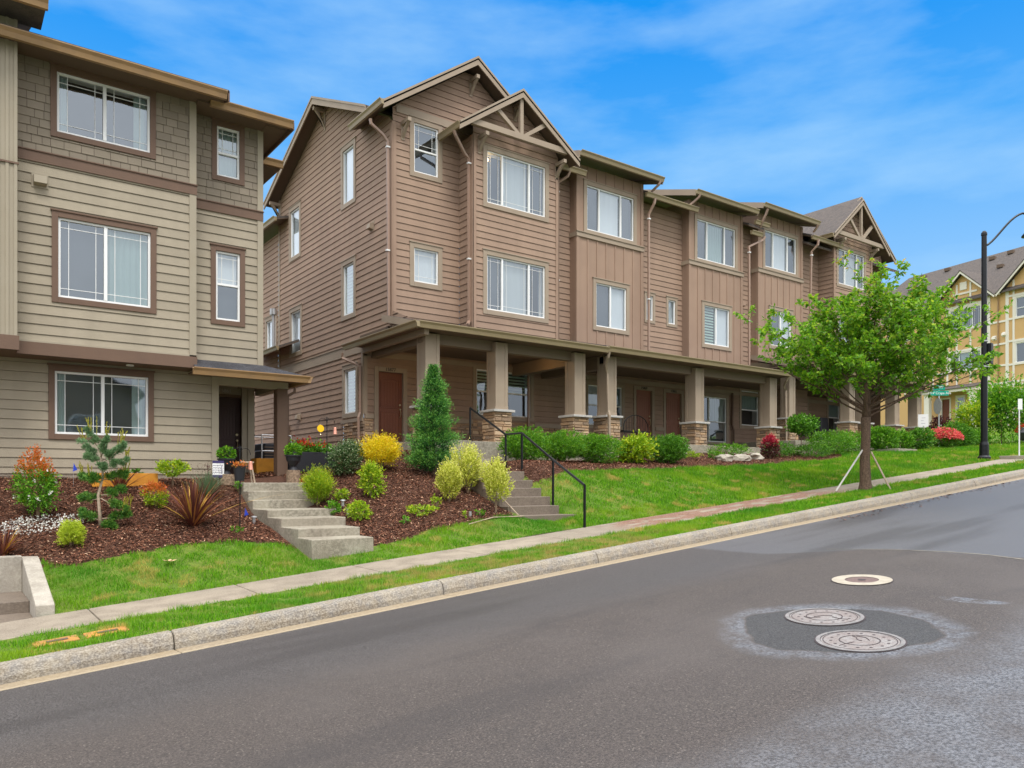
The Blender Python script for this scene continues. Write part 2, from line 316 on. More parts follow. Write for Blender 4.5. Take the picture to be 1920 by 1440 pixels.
LM=dict(
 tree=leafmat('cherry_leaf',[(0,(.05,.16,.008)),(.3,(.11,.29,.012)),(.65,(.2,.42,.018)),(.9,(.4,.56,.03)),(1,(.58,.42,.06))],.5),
 spruce=leafmat('spruce_needle',[(0,(.02,.09,.025)),(.5,(.045,.18,.035)),(.8,(.12,.33,.05)),(1,(.22,.45,.07))],.2),
 pine=leafmat('pine_needle',[(0,(.05,.16,.03)),(.6,(.1,.28,.04)),(1,(.26,.42,.06))],.25),
 candle=leafmat('pine_candle',[(0,(.35,.34,.03)),(1,(.5,.45,.08))],.3),
 bluep=leafmat('blue_pine_needle',[(0,(.09,.22,.08)),(1,(.3,.45,.22))],.2),
 euon=leafmat('variegated_leaf',[(0,(.25,.36,.02)),(.4,(.55,.6,.06)),(1,(.78,.74,.22))]),
 yellow=leafmat('golden_leaf',[(0,(.42,.46,.01)),(.35,(.74,.62,.01)),(.85,(.88,.68,.03)),(1,(.8,.4,.02))]),
 lime=leafmat('lime_needle',[(0,(.3,.45,.02)),(1,(.6,.68,.06))]),
 green=leafmat('mid_green_leaf',[(0,(.035,.12,.01)),(.6,(.085,.25,.015)),(1,(.2,.42,.03))]),
 bright=leafmat('bright_green_leaf',[(0,(.045,.16,.01)),(.6,(.11,.31,.013)),(1,(.27,.48,.025))]),
 ygreen=leafmat('yellow_green_leaf',[(0,(.12,.26,.01)),(.6,(.3,.48,.015)),(1,(.62,.62,.03))]),
 vari=leafmat('silver_edged_leaf',[(0,(.03,.08,.02)),(.55,(.07,.15,.04)),(.8,(.25,.33,.15)),(1,(.6,.62,.42))]),
 orange=leafmat('orange_new_leaf',[(0,(.35,.18,.02)),(.5,(.6,.2,.03)),(1,(.65,.12,.03))]),
 phor=leafmat('bronze_blade',[(0,(.07,.02,.02)),(.5,(.16,.05,.03)),(.8,(.3,.1,.04)),(1,(.6,.38,.05))],.15),
 lav=leafmat('lavender_leaf',[(0,(.09,.17,.08)),(1,(.2,.28,.14))]),
 red=leafmat('red_maple_leaf',[(0,(.3,.01,.03)),(1,(.6,.04,.08))]),
 dred=leafmat('burgundy_leaf',[(0,(.04,.015,.012)),(1,(.14,.03,.03))]),
 pink=leafmat('pink_blossom',[(0,(.7,.06,.08)),(.5,(.8,.12,.14)),(1,(.85,.3,.2))]),
 redf=leafmat('red_flower',[(0,(.4,.015,.01)),(1,(.65,.1,.03))]),
 whitef=leafmat('white_flower',[(0,(.7,.7,.62)),(1,(.85,.85,.8))]))
def glass_mat(name='window_glass',tint=(.8,.88,.95)):
    m=bpy.data.materials.new(name); m.use_nodes=True; N=m.node_tree.nodes; L=m.node_tree.links; N.clear()
    out=N.new('ShaderNodeOutputMaterial'); ms=N.new('ShaderNodeMixShader'); t=N.new('ShaderNodeBsdfTransparent'); g=N.new('ShaderNodeBsdfGlossy')
    g.inputs['Roughness'].default_value=.03; g.inputs['Color'].default_value=(*tint,1); t.inputs[0].default_value=(.86,.9,.9,1)
    f=N.new('ShaderNodeFresnel'); f.inputs[0].default_value=1.55; mr=N.new('ShaderNodeMapRange'); mr.inputs['To Min'].default_value=.2; mr.inputs['To Max'].default_value=.45
    L.new(f.outputs[0],mr.inputs[0]); L.new(mr.outputs[0],ms.inputs[0]); L.new(t.outputs[0],ms.inputs[1]); L.new(g.outputs[0],ms.inputs[2]); L.new(ms.outputs[0],out.inputs[0])
    geo=N.new('ShaderNodeNewGeometry'); nz=N.new('ShaderNodeTexNoise'); nz.inputs['Scale'].default_value=.9; L.new(geo.outputs['Position'],nz.inputs['Vector'])
    bp=N.new('ShaderNodeBump'); bp.inputs['Strength'].default_value=.4; bp.inputs['Distance'].default_value=.02; L.new(nz.outputs[0],bp.inputs['Height']); L.new(bp.outputs[0],g.inputs['Normal'])
    return m
M['glass']=glass_mat()
# ------------------------------------------------------------------ shared building parts
def rect(a0,a1): return lambda z:(a0,a1)
def window(F,a0,a1,z0,z1,parent,sashes,tw=.13,trim='btrim',muntin=True,split=None,head=.03,sill=None,frame='vinyl'):
    """a0..z1 is the outer edge of the casing. sashes: [(fraction, blind material)], split = height fraction of the meeting rail"""
    h=(a0+tw,a1-tw,z0+tw,z1-tw); i0,i1,j0,j1=h
    mb=MB(); d=.034
    F.box(mb,a0,i0,z0,z1,-.02,d); F.box(mb,i1,a1,z0,z1,-.02,d)
    F.box(mb,i0,i1,z0,j0,-.02,d+.002); F.box(mb,i0,i1,j1,z1,-.02,d+.002)
    F.box(mb,a0-.02,a1+.02,z1,z1+head,-.01,d+.02)
    wn=mb.build('window',M[trim],parent,bevel=.003)
    fb=MB(); fw=.04; dd=(-.06,-.004)
    F.box(fb,i0,i0+fw,j0,j1,*dd); F.box(fb,i1-fw,i1,j0,j1,*dd); F.box(fb,i0+fw,i1-fw,j0,j0+fw,*dd); F.box(fb,i0+fw,i1-fw,j1-fw,j1,*dd)
    # reveal behind
    for (p,q,r_,s_) in ((i0-.012,i0,j0,j1),(i1,i1+.012,j0,j1)): F.box(fb,p,q,r_,s_,-.3,-.02)
    F.box(fb,i0,i1,j0-.012,j0,-.3,-.02); F.box(fb,i0,i1,j1,j1+.012,-.3,-.02)
    W=i1-i0; x=i0; cuts=[]; panes=[]
    for k,(fr,bl) in enumerate(sashes):
        x1=x+W*fr
        if k: F.box(fb,x-.028,x+.028,j0+fw,j1-fw,*( -.055,.002))
        panes.append((x+(.028 if k else fw),x1-(fw if k==len(sashes)-1 else .028),bl)); x=x1
    rows=[(j0+fw,j1-fw)]
    if split: 
        zs=j0+(j1-j0)*split; F.box(fb,i0+fw,i1-fw,zs-.022,zs+.022,-.055,.0); rows=[(j0+fw,zs-.022),(zs+.022,j1-fw)]
    gb=MB(); bls={}
    for (p0,p1,bl) in panes:
        for ri,(r0,r1) in enumerate(rows):
            gb.poly([F.p(p0,r0,-.04),F.p(p1,r0,-.04),F.p(p1,r1,-.04),F.p(p0,r1,-.04)])
            use = bl if isinstance(bl,str) else bl[ri]
            bls.setdefault(use,MB())
            b=bls[use]; 
            w_=p1-p0
            if use.startswith('slat'):
                z=r0
                while z<r1: F.box(b,p0,p1,z,min(z+.055,r1),-.105,-.1); z+=.1
            elif use in ('blind','blind_w'):      # pale roller or vertical blind
                k_=max(3,int(w_/.11)); xs=[p0+w_*i_/k_ for i_ in range(k_+1)]
                for i_ in range(k_): b.poly([F.p(xs[i_],r0,-.112+.008*(i_%2)),F.p(xs[i_+1],r0,-.112+.008*((i_+1)%2)),F.p(xs[i_+1],r1,-.112+.008*((i_+1)%2)),F.p(xs[i_],r1,-.112+.008*(i_%2))],random.random())
            elif use.startswith('curtain'):   # pleated cloth
                lo,hi=(0,1) if use=='curtain' else ((0,.2) if use=='curtain_l' else (.68,1))
                k_=max(4,int(w_*(hi-lo)/.05)); xs=[p0+w_*(lo+(hi-lo)*i_/k_) for i_ in range(k_+1)]
                for i_ in range(k_): b.poly([F.p(xs[i_],r0,-.12+.025*(i_%2)),F.p(xs[i_+1],r0,-.12+.025*((i_+1)%2)),F.p(xs[i_+1],r1,-.12+.025*((i_+1)%2)),F.p(xs[i_],r1,-.12+.025*(i_%2))],random.random())
            elif use=='blind_d': b.poly([F.p(p0-.02,r0-.02,-.29),F.p(p1+.02,r0-.02,-.29),F.p(p1+.02,r1+.02,-.29),F.p(p0-.02,r1+.02,-.29)])
            else: b.poly([F.p(p0-.02,r0-.02,-.12),F.p(p1+.02,r0-.02,-.12),F.p(p1+.02,r1+.02,-.12),F.p(p0-.02,r1+.02,-.12)])
            if muntin and (not split or ri==len(rows)-1 or muntin=='all'):
                g=.011; m_=min(.13,(p1-p0)*.22)
                for xx in (p0+m_,p1-m_): F.box(fb,xx-g/2,xx+g/2,r0,r1,-.036,-.028)
                for zz in (r0+m_,r1-m_): F.box(fb,p0,p1,zz-g/2,zz+g/2,-.037,-.029)
    fb.build('frame',M[frame],wn,bevel=.002)
    gb.build('pane',M['glass'],wn)
    for k,b in bls.items(): b.build('blind' if ('blind' in k or 'slat' in k) else ('curtain' if 'curtain' in k else 'dark_room'),M[k],wn)
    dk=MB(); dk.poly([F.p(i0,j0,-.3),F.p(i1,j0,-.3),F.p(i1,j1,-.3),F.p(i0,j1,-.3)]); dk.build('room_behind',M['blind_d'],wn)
    return h
M['slat']=M['curtain']
M['slat_blind']=mat('zebra_blind',(.4,.55,.45),.8); M['curtain_l']=M['curtain_r']=M['curtain']
def door(F,a0,a1,z0,z1,parent,m,number=None,tw=.13,numcol='black',trim='btrim',reveal=.1,handle='brass'):
    mb=MB(); F.box(mb,a0-tw,a0,z0,z1+tw,-.1,.034); F.box(mb,a1,a1+tw,z0,z1+tw,-.1,.034); F.box(mb,a0,a1,z1,z1+tw,-.1,.036); F.box(mb,a0-.02,a1+.02,z0-.06,z0,-.1,.06)
    fr=mb.build('door_casing',M[trim],parent,bevel=.003)
    db=MB(); d=-reveal*.6; F.box(db,a0,a1,z0,z1,d-.04,d)
    W=a1-a0; H=z1-z0; s=.11*W/.9+.02
    for (q0,q1,arch) in ((z0+.15*H*.7,z0+.42*H,False),(z0+.49*H,z1-.1*H,True)):
        p0,p1=a0+s,a1-s; b=.018
        F.box(db,p0-b,p0,q0,q1,d,d+.012); F.box(db,p1,p1+b,q0,q1,d,d+.012); F.box(db,p0,p1,q0-b,q0,d,d+.012)
        if arch:
            n=8
            for i in range(n):
                t0,t1=i/n,(i+1)/n; y0=q1+.06*math.sin(math.pi*t0)-.03; y1=q1+.06*math.sin(math.pi*t1)-.03
                db.hexa([F.p(p0+(p1-p0)*t0,y0-b,d+.012),F.p(p0+(p1-p0)*t1,y1-b,d+.012),F.p(p0+(p1-p0)*t1,y1-b,d),F.p(p0+(p1-p0)*t0,y0-b,d),
                         F.p(p0+(p1-p0)*t0,y0+b*.3,d+.012),F.p(p0+(p1-p0)*t1,y1+b*.3,d+.012),F.p(p0+(p1-p0)*t1,y1+b*.3,d),F.p(p0+(p1-p0)*t0,y0+b*.3,d)])
        else: F.box(db,p0,p1,q1,q1+b,d,d+.012)
        k=6
        for i in range(k): xx=p0+(p1-p0)*(i+.5)/k; F.box(db,xx-(p1-p0)/k*.42,xx+(p1-p0)/k*.42,q0+.03,q1-.06,d,d+.006)
    dr=db.build('door',M[m],parent,bevel=.002)
    hb=MB(); hx=a1-.07; hz=z0+H*.47
    hb.tube([F.p(hx,hz+.13,d),F.p(hx,hz+.13,d+.02)],.028,12); hb.tube([F.p(hx,hz,d),F.p(hx,hz,d+.05)],.022,10); hb.tube([F.p(hx,hz-.02,d+.04),F.p(hx,hz-.1,d+.07),F.p(hx,hz-.2,d+.045),F.p(hx,hz-.23,d)],.011,8)
    hb.build('handle',M[handle],dr)
    if number: text(number,F,(a0+a1)/2-.02,z1+tw*.5,.04,.1,numcol,parent,'house_number')
    return fr
def text(s,F,a,z,d,size,m,parent,name,extr=.004,bold=False,sx=1):
    cu=bpy.data.curves.new(name,'FONT'); cu.body=s; cu.size=size*1.35; cu.align_x='CENTER'; cu.align_y='CENTER'; cu.extrude=extr
    if bold: cu.offset=size*.02
    t=bpy.data.objects.new('tmp',cu); COL.objects.link(t); dg=bpy.context.evaluated_depsgraph_get(); me=bpy.data.meshes.new_from_object(t.evaluated_get(dg)); bpy.data.objects.remove(t)
    me.materials.clear(); me.materials.append(M[m])
    for v in me.vertices: c=v.co.copy(); v.co=F.p(a+c.x*sx,z+c.y,d+c.z)
    o=bpy.data.objects.new(name,me); COL.objects.link(o)
    if parent is not None: o.parent=parent; o.matrix_parent_inverse=wm(parent).inverted()
    return o
def gutterbar(mb,p0,p1,out,h=.14,w=.12):
    """K-style gutter from p0 to p1, 'out' = outward horizontal direction, p at the top inner edge"""
    p0=Vector(p0);p1=Vector(p1);out=Vector(out); z=Vector((0,0,1))
    prof=[(0,0),(0,-h),(w*.55,-h),(w*.72,-h*.45),(w,-h*.12),(w,0),(w-.012,0),(w-.012,-.02),(.01,-.02)]
    mb.prism([p0+out*a+z*b for a,b in prof],p1-p0); mb.mark()
def fascia(mb,p0,p1,out,h=.2,t=.03):
    p0=Vector(p0);p1=Vector(p1);out=Vector(out);z=Vector((0,0,1))
    mb.prism([p0,p0-z*h,p0-z*h+out*t,p0+out*t],p1-p0)
def spout(mb,pts,w=.045):
    mb.tube(pts,w,4,rot=math.pi/4)
def roofslab(mb,pts,t=.06):
    mb.prism([Vector(p) for p in pts],(0,0,-t))
def knee(mb,x,yw,zt,out=.55,w=.1,drop=.44,F=None):
    """knee bracket under a rake at x, on wall plane yw, top at zt (facing -Y)"""
    mb.box(x-w/2,x+w/2,yw-.03,yw,zt-drop-.04,zt)
    mb.box(x-w/2,x+w/2,yw-out,yw-.03,zt-w,zt)
    mb.prism([(x-w*.35,yw-.03,zt-drop),(x-w*.35,yw-.03,zt-drop+.16),(x-w*.35,yw-out*.5,zt-w-.03),(x-w*.35,yw-out+.1,zt-w+.0),(x-w*.35,yw-out+.02,zt-w-.0),(x-w*.35,yw-out*.55,zt-w-.12)],(w*.7,0,0)); mb.mark()
def column(x0,x1,y,zs,zc,zt,parent,stone_h=True,w=None,seed=0,m='btrim'):
    """square porch column: stone pedestal zs..zc with cap, boxed post zc..zt; front face at y"""
    w=w or (x1-x0); pw=.09
    pb=MB(); pb.box(x0,x1,y,y+w,zc,zt)
    for (a,b,c,d) in ((x0-.003,x0+pw,y-.012,y+pw),(x1-pw,x1+.003,y-.012,y+pw),(x0-.012,x0+pw-.02,y+w-pw,y+w+.003),(x1-pw+.02,x1+.012,y+w-pw,y+w+.003)): pb.box(a,b,c,d,zc+.001,zt-.001)
    pb.box(x0-.014,x1+.014,y-.014,y+w+.014,zc+.002,zc+.1)
    c=pb.build('porch_column',M[m],parent,bevel=.003)
    if stone_h:
        sb=MB(); e=.1
        F1=Fr((0,y-e+.05,0),(1,0,0),(0,-1,0)); F2=Fr((x0-e+.05,0,0),(0,1,0),(-1,0,0)); F3=Fr((x1+e-.05,0,0),(0,1,0),(1,0,0))
        stones(F1,sb,x0-e+.02,x1+e-.02,zs,zc-.05,seed); stones(F2,sb,y-e+.03,y+w+e,zs,zc-.05,seed+1); stones(F3,sb,y-e+.03,y+w+e,zs,zc-.05,seed+2)
        sb.m=[]; sb.build('stone_base',M['stone'],c)
        cb=MB(); cb.box(x0-e-.05,x1+e+.05,y-e-.05,y+w+e+.05,zc-.05,zc+.012); cb.build('cap_stone',M['cap'],c,bevel=.008)
    return c
# ================================================================== brown townhouse row
X0=9.72; YU=18.47; YB=17.77; YG=20.2
TB=thing('townhouse',(X0,YU,2.9),'long brown three-storey townhouse row with lap siding, stone-based porch columns and truss gables','townhouse row')
FU=front(YU); FB=front(YB); FG=front(YG); FS=Fr((X0,0,0),(0,1,0),(-1,0,0)); 
SL=.46; RZ=13.85; RY=22.9
def zr(y): return RZ-SL*abs(y-RY)
# windows --------------------------------------------------------
dull=('blind_g'); 
H_side=[]
for (y0,y1,z0,z1,b) in ((20.69,21.7,10.06,11.9,'blind'),(24.89,25.96,9.47,11.3,'blind'),(20.69,21.68,6.75,8.5,'slat_blind'),(24.8,25.91,6.2,7.85,'blind')):
    H_side.append(window(FS,y0,y1,z0,z1,TB,[(1,b)],muntin=False))
hs_g=window(FS,20.55,21.6,3.85,5.4,TB,[(1,'slat_blind')],muntin=False)
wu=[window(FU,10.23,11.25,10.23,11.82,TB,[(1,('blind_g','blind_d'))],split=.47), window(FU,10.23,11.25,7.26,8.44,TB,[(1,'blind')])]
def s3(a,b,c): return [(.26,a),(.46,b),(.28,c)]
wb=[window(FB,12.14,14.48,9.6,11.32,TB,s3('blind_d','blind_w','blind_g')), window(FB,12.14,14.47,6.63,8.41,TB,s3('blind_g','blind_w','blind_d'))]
# side wall ------------------------------------------------------
mb=MB()
def span_side(z):
    rear=min(26.94,RY+(RZ-.16-z)/SL); fr=YU if z<11.7 else max(YU,min(RY,RY-(RZ-.16-z)/SL))
    if z<5.95: fr=YG
    return (fr,max(rear,fr+.001))
lap(FS,mb,5.95,13.68,span_side,H_side)
lap(FS,mb,2.2,5.66,lambda z:(YG,26.94),[hs_g,(20.2,21.55,2.0,3.78)])
mb.build('side_wall',M['brown'],TB)
# triangular cheek above the porch roof return
mb=MB(); lap(FS,mb,5.95,6.62,lambda z:(max(16.75,YU-(6.52-z)/.36*1.0),YU)); mb.build('porch_gable_wall',M['brown'],TB)
mb=MB(); FS.box(mb,YG,26.94,5.66,5.95,0,.03); FS.box(mb,YG-.02,26.94,5.95,5.975,0,.05); FS.box(mb,26.84,26.97,2.2,11.9,-.02,.03); FS.box(mb,YG-.0,YG+.11,3.78,5.66,0,.028)
FS.box(mb,20.2,21.65,3.70,3.8,0,.06)
mb.build('trim_board',M['btrim'],TB)
mb=MB(); stones(FS,mb,YG-.04,21.53,2.5,3.7,11); mb.build('stone_wainscot',M['stone'],TB)
# front upper wall + gable A --------------------------------------
GA=dict(xc=12.15,hw=2.93,ze=11.8,zp=13.86,yf=18.0); sA=(GA['zp']-GA['ze'])/GA['hw']
mb=MB()
def spA(z):
    t=(GA['zp']-.2-z)/sA
    return (max(X0,GA['xc']-t), min(14.9 if z>11.3 else 11.82, GA['xc']+max(t,.001)))
lap(FU,mb,6.15,13.55,spA,wu)
mb.build('front_wall',M['brown'],TB)
mb=MB(); FU.box(mb,X0-.02,X0+.1,6.15,11.55,-.02,.03); FS.box(mb,YU-.03,YU+.1,6.15,11.5,-.02,.03); mb.build('corner_board',M['brown_bb'],TB)
mb=MB(); FU.box(mb,X0+.1,14.6,11.82,12.02,0,.036); mb.build('gable_band',M['btrim'],TB)
# bay 1 -----------------------------------------------------------
mb=MB(); GB=dict(xc=13.2,hw=2.1,ze=11.52,zp=12.98,yf=17.3); sB=(GB['zp']-GB['ze'])/GB['hw']
def spB(z):
    t=max((GB['zp']-.16-z)/sB,.001); return (max(11.82,GB['xc']-t),min(14.85,GB['xc']+t))
lap(FB,mb,6.12,12.8,spB,wb)
FBL=Fr((11.82,0,0),(0,1,0),(-1,0,0)); FBR=Fr((14.85,0,0),(0,1,0),(1,0,0))
lap(FBL,mb,6.12,11.5,rect(YB,YU)); lap(FBR,mb,6.12,11.5,rect(YB,YU))
mb.build('bay_wall',M['brown'],TB)
mb=MB()
FB.box(mb,11.8,11.91,6.12,11.5,-.02,.03); FBL.box(mb,YB-.03,YB+.1,6.12,11.5,0,.03); FB.box(mb,14.75,14.87,6.12,11.4,-.02,.03); FBR.box(mb,YB-.03,YB+.08,6.12,11.4,0,.03)
mb.build('corner_board',M['brown_bb'],TB)
def gable_trim(g,yw,truss=True,xm=None,parent=TB):
    xc,hw,ze,zp,yf=g['xc'],g['hw'],g['ze'],g['zp'],g['yf']; s=(zp-ze)/hw; mb=MB()
    for sg in (-1,1):
        e=(xc+sg*hw,yf,ze); p=(xc,yf,zp)
        mb.prism([(e[0],yf,ze-.02),(xc,yf,zp-.02),(xc,yf,zp-.24),(e[0],yf,ze-.22)],(0,.035,0))
        mb.prism([(e[0],yf-.02,ze+.005),(xc,yf-.02,zp+.005),(xc,yf-.02,zp-.06),(e[0],yf-.02,ze-.055)],(0,.02,0))
    if truss:
        zt=ze+.22; t=hw-(zt-ze)/s-.12; yt=yf+.06
        mb.box(xc-t,xc+t,yt,yt+.1,zt-.16,zt)
        mb.box(xc-.055,xc+.055,yt+.003,yt+.097,zt,zp-.2)
        for sg in (-1,1):
            bx=xc+sg*.06; ex=xc+sg*t*.5; ez=zp-.22-s*t*.5
            w_=.055
            mb.prism([(bx-sg*.0,yt+.006,zt),(bx+sg*.17,yt+.006,zt),(ex+sg*w_,yt+.006,ez),(ex-sg*w_*1.0,yt+.006,ez+.07)],(0,.085,0))
    mb.build('gable_trim',M['btrim'],parent)
gable_trim(GA,YU,False); gable_trim(GB,YB,True)
mb=MB()
for (x,yw,zt,o) in ((10.02,YU,11.6,.4),(12.2,YU,13.4,.4),(12.02,YB,11.5,.42),(14.78,YB,11.42,.42),(13.25,YB,12.72,.35)): knee(mb,x,yw,zt,o)
for (y,zt) in ((22.9,13.55),(26.8,11.75)):
    mb.box(X0-.4,X0,y-.05,y+.05,zt-.1,zt); mb.box(X0-.03,X0,y-.05,y+.05,zt-.65,zt-.1)
    mb.prism([(X0-.03,y-.035,zt-.6),(X0-.03,y-.035,zt-.48),(X0-.36,y-.035,zt-.1),(X0-.24,y-.035,zt-.1)],(0,.07,0)); mb.mark()
mb.build('knee_bracket',M['btrim'],TB)
# roofs ------------------------------------------------------------
rb=MB(); sb=MB()
def plane(pts,t=.07):
    roofslab(rb,pts,t); rb.mark(); sb.prism([Vector(p)-Vector((0,0,t)) for p in pts],(0,0,-.03)); sb.mark()
def main_front(x0,x1,y0): plane([(x0,y0,zr(y0)),(x1,y0,zr(y0)),(x1,RY,RZ),(x0,RY,RZ)])
main_front(9.3,14.6,19.2)
for _a,_b in ((14.6,15.9),(18.82,21.1),(24.08,25.02),(27.9,35.0)): main_front(_a,_b,17.85)
for _a,_b in ((15.9,18.82),(21.1,24.08),(25.02,27.9)): main_front(_a,_b,19.9)
plane([(9.3,RY,RZ),(35.0,RY,RZ),(35.0,27.3,zr(27.3)),(9.3,27.3,zr(27.3))])
def gable_roof(g,yb,front_off=0):
    xc,hw,ze,zp,yf=g['xc'],g['hw'],g['ze'],g['zp'],g['yf']
    plane([(xc-hw,yf,ze),(xc,yf,zp),(xc,yb,zp),(xc-hw,front_off or yb,ze)]); plane([(xc,yf,zp),(xc+hw,yf,ze),(xc+hw,yb,ze),(xc,yb,zp)])
gable_roof(GA,22.6,19.95); gable_roof(GB,20.0)
# main rake boards on the side
tb=MB()
for (ya,yb_) in ((RY,27.3),(RY,19.2)):
    za,zb_=RZ,zr(yb_)
    tb.prism([(9.28,ya,za-.02),(9.28,yb_,zb_-.02),(9.28,yb_,zb_-.22),(9.28,ya,za-.24)],(.035,0,0))
    tb.prism([(9.26,ya,za+.004),(9.26,yb_,zb_+.004),(9.26,yb_,zb_-.06),(9.26,ya,za-.06)],(.02,0,0))
tb.build('rake_board',M['btrim'],TB)
# B&B bays ---------------------------------------------------------
BBS=[(15.91,18.81,18.14-.02,0.0,'blind'),(21.11,24.07,18.12,0.0,'curtain'),(25.03,27.9,18.12,.36,'blind')]
gut=MB(); sp=MB()
YBB=18.14
FBB=front(YBB)
bbw=MB(); bbt=MB(); belt=MB(); cbd=MB()
for n,(x0,x1,yy,dz,bl) in enumerate(BBS):
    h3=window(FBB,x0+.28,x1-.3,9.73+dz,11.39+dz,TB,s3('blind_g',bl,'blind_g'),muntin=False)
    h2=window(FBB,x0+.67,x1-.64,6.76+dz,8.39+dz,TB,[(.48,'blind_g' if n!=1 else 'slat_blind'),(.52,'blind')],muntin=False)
    zb=6.15+dz; zt=11.84+dz
    flat(FBB,bbw,zb,zt,rect(x0,x1),[h3,h2])
    FL=Fr((x0,0,0),(0,1,0),(-1,0,0)); FR=Fr((x1,0,0),(0,1,0),(1,0,0))
    flat(FL,bbw,zb,zt,rect(YBB,YU+1.2)); flat(FR,bbw,zb,zt,rect(YBB,YU+1.2))
    k=7; xs=[x0+.06+(x1-x0-.12)*i/k for i in range(k+1)]
    hh=[(h[0]-.1,h[1]+.1,h[2]-.1,h[3]+.13) for h in (h3,h2)]
    battens(FBB,bbt,xs,zb,9.58+dz,hh); battens(FBB,bbt,xs,9.75+dz,zt,hh); bbt.mark()
    FBB.box(belt,x0-.04,x1+.04,9.59+dz,9.73+dz,0,.05); FBB.box(belt,x0-.05,x1+.05,9.73+dz,9.755+dz,0,.075); FL.box(belt,YBB,YU,9.59+dz,9.73+dz,0,.04); 
    FBB.box(bbt,x0+.06,x1-.06,8.14+dz,8.16+dz,0,.012) if n==9 else None
    FBB.box(cbd,x0-.02,x0+.1,zb,zt,-.02,.026); FBB.box(cbd,x1-.1,x1+.02,zb,zt,-.02,.026); FL.box(cbd,YBB-.02,YBB+.09,zb,zt,0,.024)
    # shed roof
    ze=11.93+dz; YE=17.56; xa=x0-(.36,.31,.46)[n]; xb=x1+(.32,.12,.24)[n]; plane([(xa,YE,ze),(xb,YE,ze),(xb,20.4,ze+.85),(xa,20.4,ze+.85)],.05)
    gutterbar(gut,(xa-.02,YE+.02,ze+.015),(xb+.02,YE+.02,ze+.015),(0,-1,0),.15,.13)
    for xx,sg in ((xa,-1),(xb,1)):
        cbx=[(xx,YE,ze+.015),(xx,20.4,ze+.865),(xx,20.4,ze+.66),(xx,YE,ze-.19)]; belt.prism(cbx,(sg*.035,0,0))
bbw.build('panel_wall',M['brown_bb'],TB); bbt.build('battens',M['brown_bb'],TB); belt.build('belt_trim',M['btrim'],TB); cbd.build('corner_board',M['brown_bb'],TB)
# recessed strips of lap siding between the bays ------------------
mb=MB()
lap(FU,mb,6.12,11.4,rect(14.85,15.91))
hsm=[window(FU,19.22,19.74,7.37,8.4,TB,[(1,'blind')],tw=.1,muntin=False),window(FU,20.3,20.86,7.37,8.4,TB,[(1,'blind')],tw=.1,muntin=False)]
lap(FU,mb,6.12,11.4,rect(18.81,21.11),hsm)
lap(FU,mb,6.12,11.6,rect(24.07,25.03)); lap(FU,mb,6.5,11.85,rect(27.9,29.6))
mb.build('recess_wall',M['brown'],TB)
gutterbar(gut,(14.87,17.87,11.5),(16.0,17.87,11.5),(0,-1,0),.15,.13)
gutterbar(gut,(18.65,17.87,11.47),(21.2,17.87,11.47),(0,-1,0),.15,.13)
gutterbar(gut,(24.1,17.8,11.25),(24.75,17.8,11.25),(0,-1,0),.14,.12); gutterbar(gut,(24.4,17.85,11.7),(25.25,17.85,11.7),(0,-1,0),.14,.12)
gutterbar(gut,(27.85,17.7,11.75),(30.0,17.7,11.75),(0,-1,0),.15,.13)
# gable A / B gutters run back along Y
gutterbar(gut,(9.22,17.98,GA['ze']+.02),(9.22,19.95,GA['ze']+.02),(-1,0,0),.15,.12)
gutterbar(gut,(11.17,17.32,GB['ze']+.0),(11.17,18.4,GB['ze']+.0),(-1,0,0),.15,.12)
plane([(27.9,17.7,11.8),(30.0,17.7,11.8),(30.0,20.5,12.95),(27.9,20.5,12.95)])
# end gable bay (mirror of bay 1), 0.4 m higher -------------------
GC=dict(xc=31.0,hw=2.15,ze=11.95,zp=13.75,yf=17.3); GD=dict(xc=32.1,hw=2.9,ze=12.1,zp=14.3,yf=18.0)
h4=[window(FB,29.75,32.0,10.05,11.75,TB,s3('blind_g','blind_w','blind_g'),muntin=False),window(FB,29.75,32.0,7.1,8.8,TB,s3('blind_g','curtain','blind_g'),muntin=False)]
mb=MB()
def sp4(z):
    t=max((GC['zp']-.16-z)/((GC['zp']-GC['ze'])/GC['hw']),.001); return (max(29.56,GC['xc']-t),min(32.5,GC['xc']+t))
lap(FB,mb,6.5,13.55,sp4,h4)
lap(Fr((29.56,0,0),(0,1,0),(-1,0,0)),mb,6.5,12.0,rect(YB,YU)); lap(Fr((32.5,0,0),(0,1,0),(1,0,0)),mb,6.5,12.0,rect(YB,YU))
def spD(z):
    t=max((GD['zp']-.16-z)/((GD['zp']-GD['ze'])/GD['hw']),.001); return (max(29.6,GD['xc']-t),min(34.55,GD['xc']+t))
lap(FU,mb,6.5,14.1,spD,[]); flat(Fr((34.55,0,0),(0,1,0),(1,0,0)),mb,2.8,12.2,rect(YU,26.9))
mb.build('bay_wall',M['brown'],TB)
mb=MB(); FB.box(mb,29.54,29.65,6.5,12.0,-.02,.03); FB.box(mb,32.4,32.52,6.5,12.0,-.02,.03); FU.box(mb,34.45,34.57,6.5,12.1,-.02,.03); mb.build('corner_board',M['brown_bb'],TB)
gable_trim(GC,YB,True); gable_trim(GD,YU,False)
mb=MB(); knee(mb,29.75,YB,11.95,.42); knee(mb,32.3,YB,11.95,.42); mb.build('knee_bracket',M['btrim'],TB)
gable_roof(GC,20.5); gable_roof(GD,23.2)
gutterbar(gut,(28.86,17.32,GC['ze']),(28.86,18.4,GC['ze']),(-1,0,0),.15,.12)
